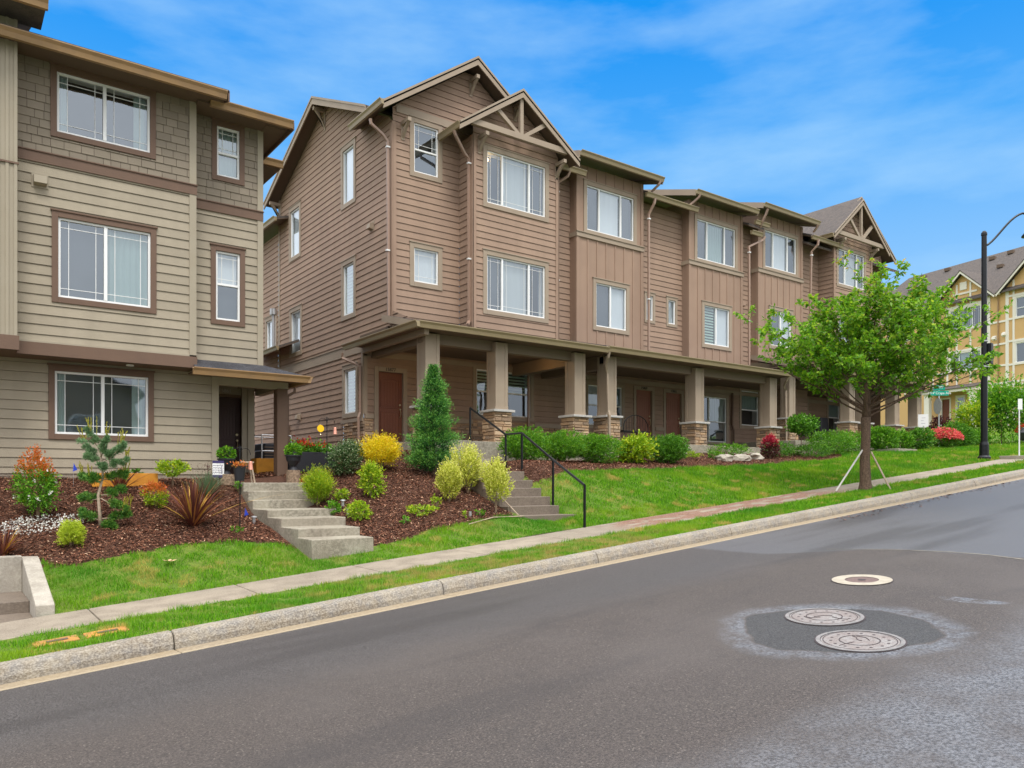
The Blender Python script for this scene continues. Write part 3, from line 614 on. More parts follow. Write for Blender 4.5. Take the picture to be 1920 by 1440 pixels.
# rear extension seen through the gap -----------------------------
FX=Fr((X0-.02,0,0),(0,1,0),(-1,0,0)); mb=MB()
hx=window(FX,27.1,28.3,6.6,7.95,TB,[(1,'blind')],muntin=False)
lap(FX,mb,2.2,10.75,rect(26.97,29.6),[hx]); mb.build('rear_wall',M['brown'],TB)
plane([(9.25,26.0,11.0),(13,26.0,12.0),(13,29.8,12.0),(9.25,29.8,11.0)]); gutterbar(gut,(9.27,25.95,11.0),(9.27,29.8,11.0),(-1,0,0),.15,.12)
plane([(9.0,25.1,6.45),(X0,25.1,6.75),(X0,28.6,6.75),(9.0,28.6,6.45)],.06); gutterbar(gut,(9.02,25.05,6.45),(9.02,28.6,6.45),(-1,0,0),.14,.11)
pb=MB(); pb.tube([(9.35,26.5,6.5),(9.35,26.5,7.75)],.05,12); pb.tube([(9.35,26.5,7.75),(9.35,26.5,7.95)],.12,14); pb.build('flue_pipe',M['steel'],TB)
# downspouts --------------------------------------------------------
def dspout(pts,m='spout'):
    b=MB(); spout(b,pts); d_=b.build('downspout',M[m],TB)
    a,c=max(zip(pts,pts[1:]),key=lambda q:abs(q[0][2]-q[1][2]))
    if abs(a[2]-c[2])>2.2:
        b=MB()
        for f_ in ((.03,.62) if abs(a[2]-c[2])>3.5 else (.5,)): z_=a[2]+(c[2]-a[2])*f_; b.box(a[0]-.05,a[0]+.05,a[1]-.05,a[1]+.03,z_-.02,z_+.02); b.mark()
        b.build('strap',M['white'],d_)
dspout([(9.14,18.6,11.5),(9.16,18.6,11.38),(9.5,18.56,11.15),(9.62,18.55,11.0),(9.65,18.55,6.35)])
dspout([(11.1,17.6,11.36),(11.14,17.6,11.25),(11.6,17.85,10.95),(11.74,17.86,10.85),(11.75,17.86,6.4),(11.6,17.7,6.25)])
dspout([(15.35,17.8,11.36),(15.3,17.85,11.2),(14.98,18.05,10.95),(14.94,17.9,10.8),(14.94,17.9,6.3)])
dspout([(19.05,17.8,11.33),(19.0,17.8,11.15),(18.95,17.9,10.95),(18.9,17.95,10.8),(18.9,17.95,6.3)])
dspout([(19.0,17.5,11.8),(18.97,17.55,11.7),(18.92,17.8,11.55),(18.9,17.9,11.45)])
dspout([(20.95,17.5,11.8),(20.93,17.55,11.7),(20.85,17.75,11.55),(20.8,17.85,11.48)])
dspout([(25.0,17.8,11.18),(24.9,17.85,11.05),(24.2,17.95,10.7),(24.16,17.9,10.6),(24.16,17.9,6.3)])
dspout([(24.75,17.5,12.1),(24.75,17.6,11.9),(24.75,17.85,11.5)])
dspout([(28.2,17.6,11.62),(28.15,17.6,11.4),(28.02,17.8,11.15),(27.99,17.9,6.6)])
dspout([(28.0,17.5,12.15),(28.0,17.55,12.05),(28.0,17.7,11.9)])
dspout([(9.3,20.72,5.66),(9.32,20.75,5.52),(9.55,20.45,5.35),(9.66,20.3,5.25),(9.66,20.3,3.95),(9.6,20.28,3.8),(9.62,20.28,2.7)])
# low roofs (porches) -----------------------------------------------
lowr=MB()
def porch_roof(x0,x1,dz,yf=16.6,zl=5.93):
    za=zl+dz; roofslab(lowr,[(x0,yf,za),(x1,yf,za),(x1,YU,za+.46),(x0,YU,za+.46)],.05); lowr.mark()
    gutterbar(gut,(x0-.02,yf,za-.01),(x1+.02,yf,za-.01),(0,-1,0),.16,.13)
porch_roof(9.42,15.72,-.02); porch_roof(15.74,24.75,.02); porch_roof(24.95,35.2,.42)
tb=MB()
tb.prism([(9.4,16.6,5.9),(9.4,YU,6.37),(9.4,YU,6.19),(9.4,16.6,5.72)],(.035,0,0)); tb.prism([(15.71,16.6,5.93),(15.71,YU,6.42),(15.71,YU,6.24),(15.71,16.6,5.73)],(.03,0,0)); tb.prism([(24.94,16.6,6.36),(24.94,YU,6.84),(24.94,YU,6.66),(24.94,16.6,6.14)],(.035,0,0))
gutterbar(gut,(9.42,16.48,5.9),(9.42,20.75,5.9),(-1,0,0),.16,.13)

# beams
tb.build('rake_board',M['btrim'],TB); tb=MB(); bm=MB()
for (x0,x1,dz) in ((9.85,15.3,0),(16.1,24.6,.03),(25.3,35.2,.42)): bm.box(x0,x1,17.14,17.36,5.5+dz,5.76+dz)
bm.box(9.95,10.17,17.36,YG,5.5,5.76); bm.box(14.95,15.2,17.36,YG,5.4,5.76); bm.box(16.14,16.38,17.36,YG,5.4,5.78)
tb.box(X0-.05,X0+.08,16.7,20.2,5.62,5.78)
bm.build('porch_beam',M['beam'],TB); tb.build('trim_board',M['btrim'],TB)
cb=MB(); cb.box(9.46,15.72,16.63,YG,5.765,5.8); cb.box(15.72,24.9,16.63,YG,5.79,5.83); cb.box(24.9,35.2,16.63,YG,6.18,6.22); cb.box(11.82,14.85,YB,YU,6.08,6.12); cb.box(15.9,24.6,YBB,YU,6.1,6.14)
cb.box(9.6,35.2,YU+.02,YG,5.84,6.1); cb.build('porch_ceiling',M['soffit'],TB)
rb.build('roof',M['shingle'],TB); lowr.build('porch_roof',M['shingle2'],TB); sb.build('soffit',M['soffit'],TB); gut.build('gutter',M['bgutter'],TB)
# ground floor wall ---------------------------------------------------
g=[window(FG,13.42,14.62,3.95,5.64,TB,[(1,('blind_d','slat_blind'))],split=.52,muntin=False),window(FG,14.63,15.83,3.95,5.64,TB,[(1,('blind_d','slat_blind'))],split=.52,muntin=False),
   window(FG,18.1,20.0,3.85,5.5,TB,[(.5,('blind_g','blind')),(.5,('blind_g','curtain'))],split=.5,muntin=False),
   window(FG,24.0,25.9,3.45,5.5,TB,[(.35,('blind_g','blind_g')),(.65,('blind_g','curtain'))],split=.45,muntin=False),
   window(FG,26.6,28.0,4.2,5.9,TB,[(1,('blind_d','curtain'))],split=.45,muntin=False),window(FG,33.0,34.2,4.2,5.9,TB,[(1,('blind_d','curtain'))],split=.45,muntin=False)]
D=[(10.17,10.97,3.15,5.15),(20.59,21.43,3.33,5.37),(22.18,23.05,3.33,5.37),(30.5,31.4,3.6,5.65)]
mb=MB(); hol=g+[(d[0],d[1],d[2]-.3,d[3]) for d in D]
lap(FG,mb,2.6,6.1,rect(X0,34.55),hol,base=.05); mb.build('ground_floor_wall',M['brown'],TB)
for d_,m_,nm in zip(D,('door_red','door_rose','door_rose','door_red'),('15877','15869','15865',None)): door(FG,*d_,TB,m_,nm)
mb=MB(); wz=[(9.72,10.0,3.0,3.78),(11.15,13.4,3.0,3.78),(15.85,17.2,3.0,3.78),(21.62,22.02,3.1,3.9),(25.95,26.5,3.2,4.1)]
for k,(a,b,c,d_) in enumerate(wz[:3]): stones(FG,mb,a,b,c-.3,d_,31+k)
stones(FG,mb,13.4,15.85,2.7,3.9,44)
mb.build('stone_wainscot',M['stone'],TB)
mb=MB(); 
for (a,b,z) in ((9.75,10.02,3.78),(11.13,13.4,3.78),(15.85,17.2,3.78),(21.6,22.03,3.9)): FG.box(mb,a,b,z,z+.13,0,.05)
FG.box(mb,X0,X0+.1,3.9,5.6,0,.03); FG.box(mb,X0,34.5,5.55,5.7,0,.03)
mb.build('trim_board',M['btrim'],TB)
# porch slabs
mb=MB(); mb.box(9.75,15.45,16.3,YG+.05,1.9,3.0); mb.build('porch_slab',M['conc'],TB,bevel=.01)
mb=MB(); mb.box(15.9,24.8,16.7,YG+.05,2.0,3.18); mb.box(25.1,35.3,16.6,YG+.05,2.2,3.5); mb.build('porch_slab',M['conc'],TB,bevel=.01)
# a projecting closet wall in the last porch
mb=MB(); FC=front(19.0); lap(FC,mb,3.5,6.2,rect(28.4,29.6)); lap(Fr((28.4,0,0),(0,1,0),(-1,0,0)),mb,3.5,6.2,rect(19.0,YG)); mb.build('porch_wall',M['brown'],TB)
mb=MB(); FC.box(mb,28.38,28.5,3.5,6.2,-.02,.03); mb.build('corner_board',M['btrim'],TB)
# columns
cols=[(9.87,10.28,2.9,3.9,5.72),(12.03,12.43,2.9,3.9,5.72),(14.83,15.24,2.7,3.9,5.72),(16.1,16.5,2.6,3.95,5.74),(20.1,20.52,2.65,3.95,5.74),(24.14,24.55,2.75,3.97,5.74),(25.33,25.7,2.9,4.35,6.12),(29.4,29.8,2.9,4.4,6.12),(30.5,30.9,2.9,4.4,6.12),(32.95,33.35,3.0,4.42,6.12),(34.9,35.3,3.1,4.42,6.12)]
for k,(a,b,zs,zc,zt) in enumerate(cols): column(a,b,17.0,zs,zc,zt,TB,seed=100+5*k)
dspout([(15.78,16.55,5.78),(15.78,16.6,5.62),(15.84,16.78,5.45),(15.98,16.88,5.3),(16.03,16.9,5.2),(16.03,16.86,4.1),(16.0,16.78,3.95),(15.98,16.76,2.7)],'btrim')
dspout([(24.72,16.6,5.8),(24.72,16.7,5.65),(25.0,17.0,5.5),(25.2,17.05,5.35),(25.24,17.05,3.2)],'btrim')
dspout([(15.55,20.1,5.5),(15.55,20.12,3.3)]); dspout([(26.05,20.1,5.6),(26.05,20.12,4.3),(26.12,20.1,4.1),(26.12,20.1,3.3)],'dtrim')
# porch lights, vents
for (x,y,z,on) in ((11.0,18.6,5.76,True),(14.2,18.2,5.76,True),(18.4,18.4,5.79,False),(23.3,18.5,5.79,False)):
    b=MB(); b.tube([(x,y,z-.015),(x,y,z+.005)],.09,20); b.build('recessed_light',M['lampglow'] if on else M['white'],TB)
    if on:
        l=bpy.data.lights.new('porch_lamp','POINT'); l.energy=3; l.color=(1,.62,.28); l.shadow_soft_size=.08; lo=bpy.data.objects.new('porch_lamp',l); COL.objects.link(lo); lo.parent=TB; lo.matrix_parent_inverse=wm(TB).inverted(); lo.location=(x,y,z-.12)
def hoodvent(F,a,z,m='btrim',s=1,parent=TB):
    b=MB(); q=[F.p(a-.1*s,z-.1*s,0),F.p(a+.1*s,z-.1*s,0),F.p(a+.1*s,z+.1*s,0),F.p(a-.1*s,z+.1*s,0)]; o=[F.p(a-.1*s,z-.07*s,.14*s),F.p(a+.1*s,z-.07*s,.14*s),F.p(a+.1*s,z+.06*s,.12*s),F.p(a-.1*s,z+.06*s,.12*s)]
    b.hexa(q+o); F.box(b,a-.13*s,a+.13*s,z-.13*s,z+.13*s,-.0,.02); b.build('vent_hood',M[m],parent,bevel=.004)
b=MB(); b.lathe([(.001,-.05),(.035,-.035),(.05,0),(.035,.035),(.001,.05)],(12.33,YB+.085,10.96),12); b.build('lit_lamp',M['lampglow'],TB)
hoodvent(FS,19.66,9.06); hoodvent(FS,25.03,4.14); hoodvent(FU,15.2,8.75,'brown_bb',1.2); hoodvent(FU,24.4,8.7,'brown_bb',1.2)
b=MB(); FS.box(b,25.9,26.1,2.9,3.9,0,.12); b.build('meter_box',M['soffit'],TB,bevel=.01)
b=MB()
for (x,y,z) in ((28.2,20.6,13.2),(29.6,20.0,12.4)): b.box(x-.16,x+.16,y-.12,y+.12,z-.1,z+.12)
b.build('roof_vent',M['soffit'],TB,bevel=.02)
# ================================================================== khaki townhouse on the left
TT=thing('townhouse',(1.1,16.4,2.0),'khaki three-storey townhouse with olive shingled top floor and dark brown window trim','townhouse')
YT=16.0; YR=16.38; YGT=16.5
FT=front(YT); FR_=front(YR); FTG=front(YGT)
k=dict(trim='dtrim',tw=.1)
w3=window(FT,1.62,3.36,8.12,9.4,TT,[(.5,'curtain_l'),(.5,'curtain_r')],muntin=True,**k)
w2=window(FT,1.64,3.37,5.17,6.8,TT,[(.5,'blind_g'),(.5,'curtain')],**k)
r3=window(FR_,4.5,5.16,8.14,9.36,TT,[(1,('curtain','curtain'))],split=.47,**k)
r2=window(FR_,4.48,5.17,5.19,6.8,TT,[(1,('blind_g','blind'))],split=.52,**k)
g1=window(FTG,1.64,3.43,2.75,4.11,TT,[(.5,'curtain_l'),(.5,'curtain_r')],**k)
E1=lambda h:(h[0]-.1,h[1]+.1,h[2]-.1,h[3]+.13)
mb=MB(); shakes(FT,mb,7.78,9.5,1.1,3.98,[E1(w3)]); shakes(FR_,mb,7.66,9.5,4.2,5.45,[E1(r3)]); mb.build('shingled_wall',M['shake'],TT)
mb=MB(); flat(FT,mb,7.7,9.6,rect(1.0,4.09),[w3]); flat(FR_,mb,7.6,9.6,rect(4.09,5.53),[r3]); mb.build('wall_backing',M['soffit'],TT)
mb=MB(); lap(FT,mb,4.42,7.62,rect(1.0,4.09),[w2],exp=.176); lap(FR_,mb,4.3,7.48,rect(4.09,5.53),[r2],exp=.176)
FE=Fr((5.53,0,0),(0,1,0),(1,0,0)); lap(FE,mb,4.3,9.5,rect(YR,27),exp=.176); lap(Fr((4.09,0,0),(0,1,0),(1,0,0)),mb,4.42,9.5,rect(YT,YR)); mb.build('upper_wall',M['tan'],TT)
mb=MB(); lap(FTG,mb,2.12,4.4,rect(-4,4.65),[g1],exp=.172); lap(Fr((4.65,0,0),(0,1,0),(1,0,0)),mb,1.95,4.2,rect(YGT,18.1),exp=.172)
FTD=front(18.1); lap(FTD,mb,1.95,4.2,rect(4.6,5.75),[(5.0,5.62,1.8,3.95)],exp=.172); lap(Fr((5.9,0,0),(0,1,0),(1,0,0)),mb,1.95,4.2,rect(18.0,27)); mb.build('ground_floor_wall',M['tan'],TT)
mb=MB(); FTG.box(mb,-4,4.6,1.5,2.12,-.1,-.005); mb.build('foundation',M['walk'],TT)
mb=MB()
FT.box(mb,1.0,4.11,7.6,7.78,0,.04); FT.box(mb,1.0,4.12,7.78,7.8,0,.06); FR_.box(mb,4.09,5.55,7.48,7.66,0,.04); FR_.box(mb,4.09,5.56,7.66,7.68,0,.06)
FT.box(mb,1.0,4.11,4.2,4.42,-.02,.05)
mb.build('band_board',M['dtrim'],TT)
mb=MB(); FT.box(mb,3.97,4.1,4.25,7.6,-.02,.03); FT.box(mb,3.97,4.1,7.8,9.45,-.02,.03); FR_.box(mb,5.43,5.55,4.3,7.48,-.02,.03); FR_.box(mb,5.43,5.55,7.68,9.45,-.02,.03); FTG.box(mb,4.53,4.67,2.0,4.2,-.02,.03); FT.box(mb,1.0,4.1,4.42,4.45,0,.03)
FR_.box(mb,4.09,5.45,4.3,4.38,0,.025)
mb.build('corner_board',M['tantrim'],TT)
# projecting left bay, board and batten
YL=15.6; FLB=front(YL); mb=MB(); flat(FLB,mb,4.44,9.85,rect(-2.5,1.1)); flat(Fr((1.1,0,0),(0,1,0),(1,0,0)),mb,4.44,9.85,rect(YL,YT)); battens(FLB,mb,[1.07,.95,.82,.66,.5,.34,.18,.02],4.44,9.85,(),.045,.02); mb.build('bay_panel_wall',M['tantrim'],TT)
mb=MB(); FLB.box(mb,-2.5,1.12,4.2,4.44,-.02,.05); FLB.box(mb,-2.5,1.12,7.35,7.38,0,.03); mb.build('band_board',M['dtrim'],TT)
mb=MB(); mb.box(-2.5,4.09,YT,YGT,4.19,4.21); mb.box(-2.5,1.1,YL,YT,4.19,4.205); mb.box(4.65,6.1,YGT,18.1,4.14,4.17); mb.build('soffit',M['soffit'],TT)
rb=MB(); 
roofslab(rb,[(-3,15.35,9.55),(4.55,15.35,9.55),(4.55,21,11.2),(-3,21,11.2)]); roofslab(rb,[(4.3,15.75,9.48),(5.98,15.75,9.48),(5.98,21,10.6),(4.3,21,10.6)],.05); roofslab(rb,[(4.5,17.8,9.42),(6.5,17.8,9.42),(6.5,27,9.42),(4.5,27,9.42)],.08)
# porch roof (hip)
PZ=4.19
roofslab(rb,[(-3,14.95,9.95),(1.45,14.95,9.95),(1.45,18,10.9),(-3,18,10.9)]); rb.box(-3,1.45,15.0,15.7,9.8,9.86)
rb.build('roof',M['shingle'],TT); rb=MB()
roofslab(rb,[(4.02,15.75,PZ),(6.3,15.75,PZ),(5.55,YR,PZ+.25),(4.1,YR,PZ+.25)],.04); roofslab(rb,[(6.3,15.75,PZ),(6.3,18.6,PZ),(5.55,18.6,PZ+.25),(5.55,YR,PZ+.25)],.04)
rb.build('porch_roof',M['shingle2'],TT)
sb=MB(); sb.box(-3,4.52,15.38,YT,9.42,9.46); sb.box(4.09,5.95,15.78,YR+.4,9.38,9.42); sb.box(5.5,5.95,16.0,18,9.37,9.41); sb.box(5.53,6.46,17.85,27,9.28,9.33); sb.box(4.05,6.27,15.8,YR,PZ-.07,PZ-.045); sb.box(5.55,6.27,YR,18.55,PZ-.07,PZ-.045); sb.build('soffit',M['soffit'],TT)
gb=MB(); gutterbar(gb,(-3,14.97,9.93),(1.48,14.97,9.93),(0,-1,0),.15,.13); gutterbar(gb,(-3,15.4,9.5),(4.5,15.4,9.5),(0,-1,0),.15,.13); gutterbar(gb,(4.3,15.78,9.47),(5.96,15.78,9.47),(0,-1,0),.15,.13); gutterbar(gb,(5.6,17.85,9.45),(6.5,17.85,9.45),(0,-1,0),.15,.13)
gutterbar(gb,(3.98,15.78,PZ),(6.32,15.78,PZ),(0,-1,0),.14,.12); gutterbar(gb,(6.28,15.7,PZ),(6.28,18.6,PZ),(1,0,0),.14,.11)
gb.build('gutter',M['gutter'],TT)
fb=MB(); fb.prism([(5.96,15.72,9.45),(5.96,18.5,9.45),(5.96,18.5,9.3),(5.96,15.72,9.3)],(.03,0,0)); fb.prism([(4.53,15.35,9.53),(4.53,17,10.02),(4.53,17,9.8),(4.53,15.35,9.33)],(.03,0,0)); fb.build('fascia',M['dtrim'],TT)
mb=MB(); FTG.box(mb,4.65,6.15,3.97,4.15,-.18,.0); mb.box(5.95,6.12,YGT+.18,18.1,3.97,4.15); mb.build('porch_beam',M['tantrim'],TT)
mb=MB(); mb.box(5.9,6.13,YGT-.02,YGT+.21,1.95,3.98); mb.box(5.88,6.15,YGT-.04,YGT+.23,1.95,2.05); mb.build('porch_post',M['dtrim'],TT,bevel=.004)
mb=MB(); mb.box(5.62,5.75,18.0,18.12,1.95,4.15); mb.box(5.75,5.9,17.98,18.12,1.95,4.15); mb.build('trim_board',M['tantrim'],TT)
door(FTD,5.0,5.62,2.05,3.9,TT,'door_plum',None,tw=.06,trim='dtrim',handle='brass')
text('15861',front(18.03),5.25,4.03,.0,.085,'cap',TT,'house_number')
b=MB(); spout(b,[(6.34,16.6,PZ-.13),(6.33,16.6,PZ-.24),(6.25,16.62,PZ-.3),(6.18,16.62,PZ-.36),(6.17,16.62,2.0)],.035); b.build('downspout',M['dtrim'],TT)
hoodvent(FT,1.46,7.28,'tantrim',1.0,TT)
b=MB(); b.tube([(2.95,16.2,4.19),(2.95,16.2,4.17)],.07,16); b.build('soffit_light',M['white'],TT)
# ================================================================== ochre townhouses across the side street
D_=Vector((-.229,-.973,0)); N_=Vector((-.973,.229,0)); FY=Fr((59.4,26.9,6.0),D_,N_)
TY=thing('townhouse',(59.4,26.9,6.0),'ochre half-timbered townhouse with cream trim boards and grey roof across the side street','townhouse row')
mb=MB(); H=[]
def yw(a0,a1,z0,z1,s,d=0,mt=False,sp_=None): 
    F=FY if not d else Fr(FY.o+N_*d,D_,N_); window(F,a0,a1,z0,z1,TY,s,tw=.1,trim='ytrim',muntin=mt,split=sp_); return (a0+.1,a1-.1,z0+.1,z1-.1)
H=[yw(.3,2.85,6.85,8.5,[(.27,'blind_d'),(.46,'blind_g'),(.27,'blind_d')],mt='all'),yw(.3,2.85,3.95,5.35,[(.3,'blind_g'),(.4,'curtain'),(.3,'blind_g')]),yw(.85,1.6,.55,2.2,[(1,'blind_g')]),
   yw(5.15,7.2,6.95,8.45,[(.5,'blind_g'),(.5,'blind_d')],sp_=.45),yw(5.15,7.2,3.9,5.4,[(.5,'blind_g'),(.5,'blind_g')]),yw(5.35,7.2,.65,2.2,[(.5,'blind_g'),(.5,'blind_g')],sp_=.45),
   yw(-4.6,-2.6,6.85,8.4,[(.5,'blind_g'),(.5,'blind')]),yw(-4.6,-2.6,3.9,5.4,[(.5,'blind_g'),(.5,'blind')])]
H.append((-.26,.37,-.3,2.07))
wb_=MB()
def spy(lo,hi): return lambda z:(lo,hi)
flat(FY,wb_,-.6,8.95,spy(-9.0,9.5),H)
for (xc,hw,zb,zp) in ((-5.4,2.1,8.95,11.2),(1.47,2.3,8.95,10.95),(6.9,2.6,8.95,11.3)):
    flat(FY,wb_,zb,zp-.05,lambda z,xc=xc,hw=hw,zb=zb,zp=zp:(xc-hw*(zp-z)/(zp-zb),xc+hw*(zp-z)/(zp-zb)))
wb_.build('wall',M['ywall'],TY)
tr=MB(); t=.045
def vb(a,z0,z1,w_=.13): FY.box(tr,a-w_/2,a+w_/2,z0,z1,0,t)
def hb_(z,a0,a1,w_=.13): FY.box(tr,a0,a1,z-w_/2,z+w_/2,0,t+.006)
for a in (3.35,4.66): vb(a,-.3,8.9,.22)
vb(5.1,-.3,9.6); 
for a in (-3.4,-1.0,.2): vb(a,2.7,8.9,.14)
for a in (.95,2.0): vb(a,8.6,10.2,.13); vb(a,5.4,6.85,.12); vb(a,2.75,3.95,.12)
vb(2.95,2.75,8.6,.13)
for z,a0,a1 in ((9.5,.6,2.5),(8.6,-1,3.3),(6.95,-1,4.6),(5.42,-1,4.6),(3.95,-1,4.6),(2.75,-1.5,5.1),(2.55,3.4,9),(.66,2.1,9),(8.55,4.7,9),(7.0,4.7,9),(5.5,4.7,9),(3.92,4.7,9),(2.75,4.7,9),(1.3,4.7,5.4),(8.6,-6,-3.4),(6.9,-6,-1),(5.4,-6,-1),(3.9,-6,-1),(9.4,-6.3,-4.4)): hb_(z,a0,a1,.13 if z!=8.6 else .18)
for a in (-5.9,-4.95): vb(a,2.7,10.3,.13)
tr.build('trim_board',M['ytrim'],TY)
gy=MB(); ry=MB()
for (xc,hw,zb,zp) in ((-5.4,2.3,8.9,11.35),(1.47,2.5,8.85,11.1),(6.9,2.8,8.85,11.5)):
    for sg in (-1,1):
        P=[FY.p(xc+sg*hw,zb,.4),FY.p(xc,zp,.4),FY.p(xc,zp-.22,.4),FY.p(xc+sg*hw,zb-.2,.4)]; gy.prism(P,-N_*.05)
        roofslab(ry,[FY.p(xc+sg*hw,zb+.03,.42),FY.p(xc,zp+.03,.42),FY.p(xc,zp+.03,-4.5),FY.p(xc+sg*hw,zb+.03,-4.5)],.08)
for a0,a1 in ((-3.1,-1.0),(3.9,4.3),): gy.prism([FY.p(a0,8.95,.3),FY.p(a1,8.95,.3),FY.p(a1,8.78,.3),FY.p(a0,8.78,.3)],-N_*.1)
gy.build('rake_board',M['ytrim'],TY)
roofslab(ry,[FY.p(-9.3,8.95,.3),FY.p(9.8,8.95,.3),FY.p(2.6,13.2,-5),FY.p(-7.2,13.2,-5)],.1)
roofslab(ry,[FY.p(-9.3,8.95,.3),FY.p(-7.2,13.2,-5),FY.p(-9.3,8.95,-10.3)],.1)
roofslab(ry,[FY.p(-7.2,13.2,-5),FY.p(2.6,13.2,-5),FY.p(9.8,8.95,-10.3),FY.p(-9.3,8.95,-10.3)],.1)
roofslab(ry,[FY.p(2.6,13.2,-5),FY.p(9.8,8.95,.3),FY.p(9.8,8.95,-10.3)],.1)
ry.build('roof',M['shingle'],TY)
vv=MB()
for (a,f) in ((-5.3,.88),(-3.2,.9),(.6,.87),(1.9,.9),(2.2,.6),(-5.0,.55)):
    p=FY.p(a,8.95+4.25*f,.3-5.3*f); vv.box(p.x-.2,p.x+.2,p.y-.2,p.y+.2,p.z-.05,p.z+.18)
vv.build('roof_vent',M['soffit'],TY)
gv=MB(); FY.box(gv,1.2,1.72,9.75,10.3,0,.06); gv.build('gable_vent',M['ytrim'],TY)
door(FY,-.26,.37,.0,2.05,TY,'door_red',None,tw=.1,trim='ytrim')
dp=MB(); spout(dp,[FY.p(4.02,8.75,.15),FY.p(4.05,8.4,.06),FY.p(4.05,.2,.06)],.05); dp.build('downspout',M['gutter'],TY)
# entry porch
pr=MB(); 
for (a0,a1) in ((-.8,-.4),(2.75,3.1)): pr.hexa([FY.p(a0,-.3,1.2),FY.p(a1,-.3,1.2),FY.p(a1,-.3,.9),FY.p(a0,-.3,.9),FY.p(a0,2.4,1.2),FY.p(a1,2.4,1.2),FY.p(a1,2.4,.9),FY.p(a0,2.4,.9)])
FY.box(pr,-.9,3.2,2.38,2.6,.9,1.3); FY.box(pr,-.9,-.7,2.38,2.6,0,1); FY.box(pr,3.0,3.2,2.38,2.6,0,1)
for a,sg in ((-.4,1),(2.75,-1)):
    for i in range(5):
        t0,t1=i/5*math.pi/2,(i+1)/5*math.pi/2
        pr.prism([FY.p(a+sg*.5*(1-math.cos(t0)),1.88+.5*math.sin(t0),1.1),FY.p(a+sg*.5*(1-math.cos(t1)),1.88+.5*math.sin(t1),1.1),FY.p(a+sg*.5*(1-math.cos(t1)),2.0+.5*math.sin(t1),1.1),FY.p(a+sg*.5*(1-math.cos(t0)),2.0+.5*math.sin(t0),1.1)],-N_*.08)
pr.build('entry_porch',M['ytrim'],TY); rr=MB(); roofslab(rr,[FY.p(-1,2.62,1.4),FY.p(3.3,2.62,1.4),FY.p(3.3,3.0,0),FY.p(-1,3.0,0)],.05); rr.build('porch_roof',M['shingle'],TY)
for (a,z) in ((3.75,5.9),(4.45,6.05)): hoodvent(FY,a,z,'ytrim',1.2,TY)
# ================================================================== terrain
RS=.0885
def zroad(x): return .02+RS*x
YK=8.75; YN=10.1; YF=11.2
CP=[]
for x in range(-14,61,2): CP+= [(x,YF,zroad(x)+.175),(x,YF+.25,zroad(x)+.175+(.06 if x<26 else .02))]
CP+=[(-10,16.4,1.9),(-6,16.4,1.95),(-2,16.4,2.0),(1,16.4,2.02),(4,16.4,2.0),(-10,22,1.95),(-2,22,2.0),(4,20,2.0),(5.5,16.4,2.02),
(4.55,12,.8),(4.55,13.6,1.16),(4.55,14.6,1.4),(4.7,15.5,1.85),(6.15,15.5,1.92),(6.2,12,.95),(6.3,13.6,1.38),(6.2,14.6,1.62),(5.35,12.4,.9),(5.35,13.6,1.15),(5.35,14.7,1.35),(5.3,15.7,1.75),(9.8,12.5,1.2),(9.8,13.3,1.65),(9.8,14.4,1.95),(9.8,15.3,2.0),
(7,16.3,2.25),(7.2,18.5,2.3),(7.4,25,2.2),(7.4,32,2.2),(9.7,16.3,2.6),(9.6,18.4,2.75),(9.6,20,2.8),(9.5,22,2.55),(9.4,26,2.25),(9.6,32,2.2),
(8.2,13.6,1.75),(9.2,12.4,1.35),(9.0,14.8,2.1),(10.6,12.4,1.35),(10.7,13.7,2.2),(10.8,15,2.38),(11,16.2,2.42),
(12.5,13.9,2.24),(14,14.0,2.28),(14,15.8,2.5),(17,14.0,2.33),(17,15.8,2.56),(17,16.7,2.75),(20,14.0,2.42),(20,15.8,2.68),(20,16.7,2.9),(24,14.2,2.66),(24,15.8,2.82),(24,16.7,3.0),(1.0,12.9,.72),(1.0,13.35,.86),(-2,13.3,.84),(2,13.3,1.0),(27,14.2,2.95),(27,15.8,3.0),(30,14.2,3.1),(30,15.8,3.15),(33,14.2,3.3),(35,15.5,3.4),(40,15.5,3.8),(50,15,4.8),(60,15,5.6),
(14,20,2.6),(24,20,2.7),(34,20,3.3),(40,25,4.2),(50,25,5.4),(59,27,6.0),(62,34,6.2),(60,45,6.3),(45,45,5.2),(20,45,3.0),(0,45,2.4),(-14,45,2.0)]
CP=np.array(CP,float)
def _K(r2): return np.where(r2>1e-12,r2*np.log(np.maximum(r2,1e-12)),0)
_P=CP[:,:2];_n=len(_P); _A=np.zeros((_n+3,_n+3)); _A[:_n,:_n]=_K(((_P[:,None]-_P[None])**2).sum(-1))+np.eye(_n)*.02
_A[:_n,_n]=1;_A[:_n,_n+1:]=_P;_A[_n:,:_n]=_A[:_n,_n:].T; _W=np.linalg.solve(_A,np.r_[CP[:,2],0,0,0])
def terr(x,y):
    x=np.clip(np.asarray(x,float),-14,62); y=np.clip(np.asarray(y,float),YF,46)
    r=((x[...,None]-_P[:,0])**2+(y[...,None]-_P[:,1])**2); return _K(r)@_W[:_n]+_W[_n]+x*_W[_n+1]+y*_W[_n+2]
def gz(x,y):
    if y<YK: return zroad(x)
    if y<YF: return zroad(x)+.175
    return float(terr(x,y))
def inpoly(x,y,poly):
    c=np.zeros(x.shape,bool); n=len(poly)
    for i in range(n):
        x0,y0=poly[i]; x1,y1=poly[(i+1)%n]
        t=((y0>y)!=(y1>y)); xx=(x1-x0)*(y-y0)/((y1-y0) if y1!=y0 else 1e-9)+x0; c^=t&(x<xx)
    return c
